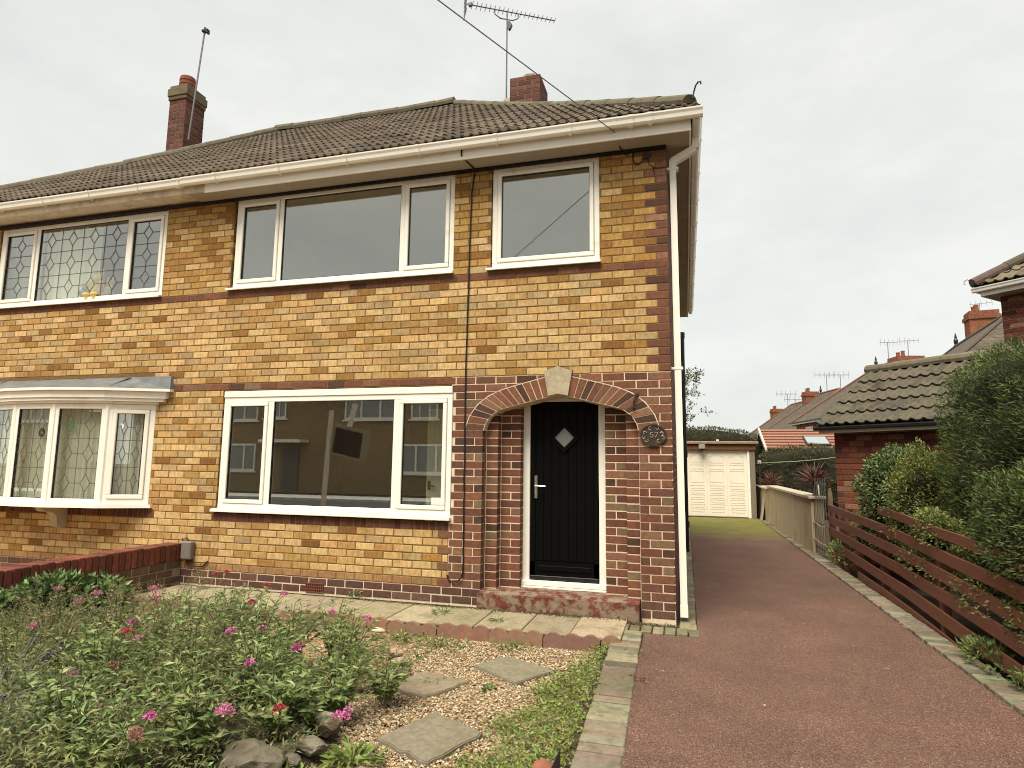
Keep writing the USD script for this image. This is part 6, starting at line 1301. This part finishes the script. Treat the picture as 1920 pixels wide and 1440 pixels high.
creep('leafy weed on the paving edge under the nearest part of the fence', (2.27, -.62, .06), (.11, .26, .10), 300, 32)
creep('small weed on the paving edge at the right border of the picture', (2.30, -1.15, .04), (.08, .12, .07), 120, 33)
hedge_box('clipped_hedge', 'level-topped dark clipped hedge behind the garage', (-4.0, 18.4, 0), (3.1, 20.2, on(1360, 800, 1, 18.6)[2]), 14000, [(.05, .06, .015), (.075, .085, .02), (.035, .042, .012), (.09, .10, .03)], .10, .035, 11, rough=.10)
hedge_box('garden_hedge', 'untidy brownish green hedge behind the rendered wall and washing line', (2.30, 14.0, 0), (7.2, 15.6, on(1480, 838, 1, 14.2)[2]), 15000, [(.085, .085, .03), (.06, .07, .022), (.12, .11, .045), (.045, .05, .02), (.10, .08, .045)], .09, .028, 12, rough=.16)
for lab, c, s in (('purple-brown spiky cordyline above the rendered wall beside the metal gate', on(1527, 906, 1, 5.75), .42), ('smaller reddish spiky cordyline further along the rendered wall', on(1446, 908, 1, 11.8), .40)):
    c = np.array(c); t = thing('cordyline', lab, 'plant', (c[0], c[1], -.1)); q = MB(); q.tube([(c[0], c[1], -.1), (c[0]+.01, c[1], c[2]*.6), c], [.05, .045, .04], 8, (.06, .045, .03)); part('trunk', q, 'stem_look', t)
    n = 110; az = RNG.uniform(0, 6.283, n); el_ = RNG.uniform(.05, 1.45, n); D = np.stack([np.cos(az)*np.cos(el_), np.sin(az)*np.cos(el_), np.sin(el_)], 1); mb = MB(); mb.add(*leaves(np.tile(c, (n, 1)), D, np.array([0, 0, 1.])+RNG.normal(0, .3, (n, 3)), s*RNG.uniform(.7, 1.1, n), .030, mixtones(n, [(.12, .045, .035), (.17, .07, .05), (.09, .05, .035), (.26, .19, .13)], [.4, .3, .2, .1]), .15)); part('leaves', mb, 'dark_leaf_look', t)
# the tree behind the house
tt_ = thing('tree', 'light-leaved tree showing past the back corner of the house above the garage', 'tree', (-.9, 15.2, -.1)); q = MB(); tip = []
q.tube([(-.9, 15.2, -.14), (-.85, 15.2, 1.2), (-.75, 15.2, 2.4), (-.6, 15.2, 3.6)], [.16, .13, .10, .07], 8, (.12, .09, .06)); part('trunk', q, 'bark_look', tt_); q = MB(); P, D = [], []
for k in range(34):
    a = RNG.uniform(0, 6.283); b = np.array([-.8+RNG.normal(0, .03), 15.2, RNG.uniform(1.8, 3.7)]); ln = RNG.uniform(1.2, 2.1); e = b + np.array([math.cos(a)*ln*.9, math.sin(a)*ln*.7, RNG.uniform(.3, 1.7)]); mid = (b+e)/2+[0, 0, .15]; q.tube([b, mid, e], [.028, .016, .006], 5, (.12, .09, .06), cap=False)
    for j in range(7):
        s_ = RNG.uniform(.35, 1.02); p = b+(e-b)*s_+RNG.normal(0, .12, 3); e2 = p+RNG.normal(0, .22, 3)+[0, 0, .1]; q.tube([p, e2], [.006, .003], 4, (.12, .09, .06), cap=False); m2 = 20; P.append(p+(e2-p)*RNG.uniform(0, 1.2, (m2, 1))+RNG.normal(0, .05, (m2, 3))); D.append(RNG.normal(0, 1, (m2, 3)))
part('limbs', q, 'bark_look', tt_); P, D = np.vstack(P), np.vstack(D); n = len(P); mb = MB(); mb.add(*leaves(P, D, RNG.normal(0, 1, (n, 3))+[0, 0, .6], RNG.uniform(.06, .12, n), RNG.uniform(.035, .06, n), mixtones(n, [(.10, .13, .04), (.075, .10, .03), (.14, .16, .06), (.06, .08, .03)]), .2)); part('crown', mb, 'leaf_look', tt_)
# fallen leaves and bits on the drive
def litter(name, label, px, z, n, pal, ln):
    t = thing(name, label, 'leaves', on(*px, 2, z)); c = on(*px, 2, z); P = c+np.column_stack([RNG.normal(0, .05, (n, 2)), RNG.uniform(.004, .02, n)]); mb = MB(); mb.add(*leaves(P, RNG.normal(0, 1, (n, 3))*[1, 1, .2], np.array([0, 0, 1.])+RNG.normal(0, .3, (n, 3)), ln, ln*.5, mixtones(n, pal), .2)); part('leaves', mb, 'stem_look', t)
litter('fallen_leaves', 'dead brown leaves on the drive edge below the front paving corner', (1202, 1274), -.025, 14, [(.07, .03, .02), (.10, .05, .03)], .035)
litter('fallen_leaves', 'scatter of dry leaves along the left edge of the drive', (1195, 1225), -.025, 16, [(.30, .22, .12), (.18, .12, .06), (.10, .11, .04)], .024)
litter('fallen_leaves', 'dry leaves caught at the kerb beside the fence', (1690, 1172), -.01, 12, [(.22, .15, .08), (.14, .08, .05), (.3, .24, .14)], .028)
n = 60; P = np.column_stack([RNG.uniform(-.2, 2.0, n), RNG.uniform(-4, 9, n), np.full(n, -.018)]); mb = MB(); mb.add(*leaves(P, RNG.normal(0, 1, (n, 3))*[1, 1, .1], np.array([0, 0, 1.])+RNG.normal(0, .2, (n, 3)), RNG.uniform(.012, .03, n), .010, mixtones(n, [(.42, .32, .2), (.3, .2, .11), (.5, .44, .33)]), .1)); part('leaf_litter', mb, 'stem_look', kind='stuff')
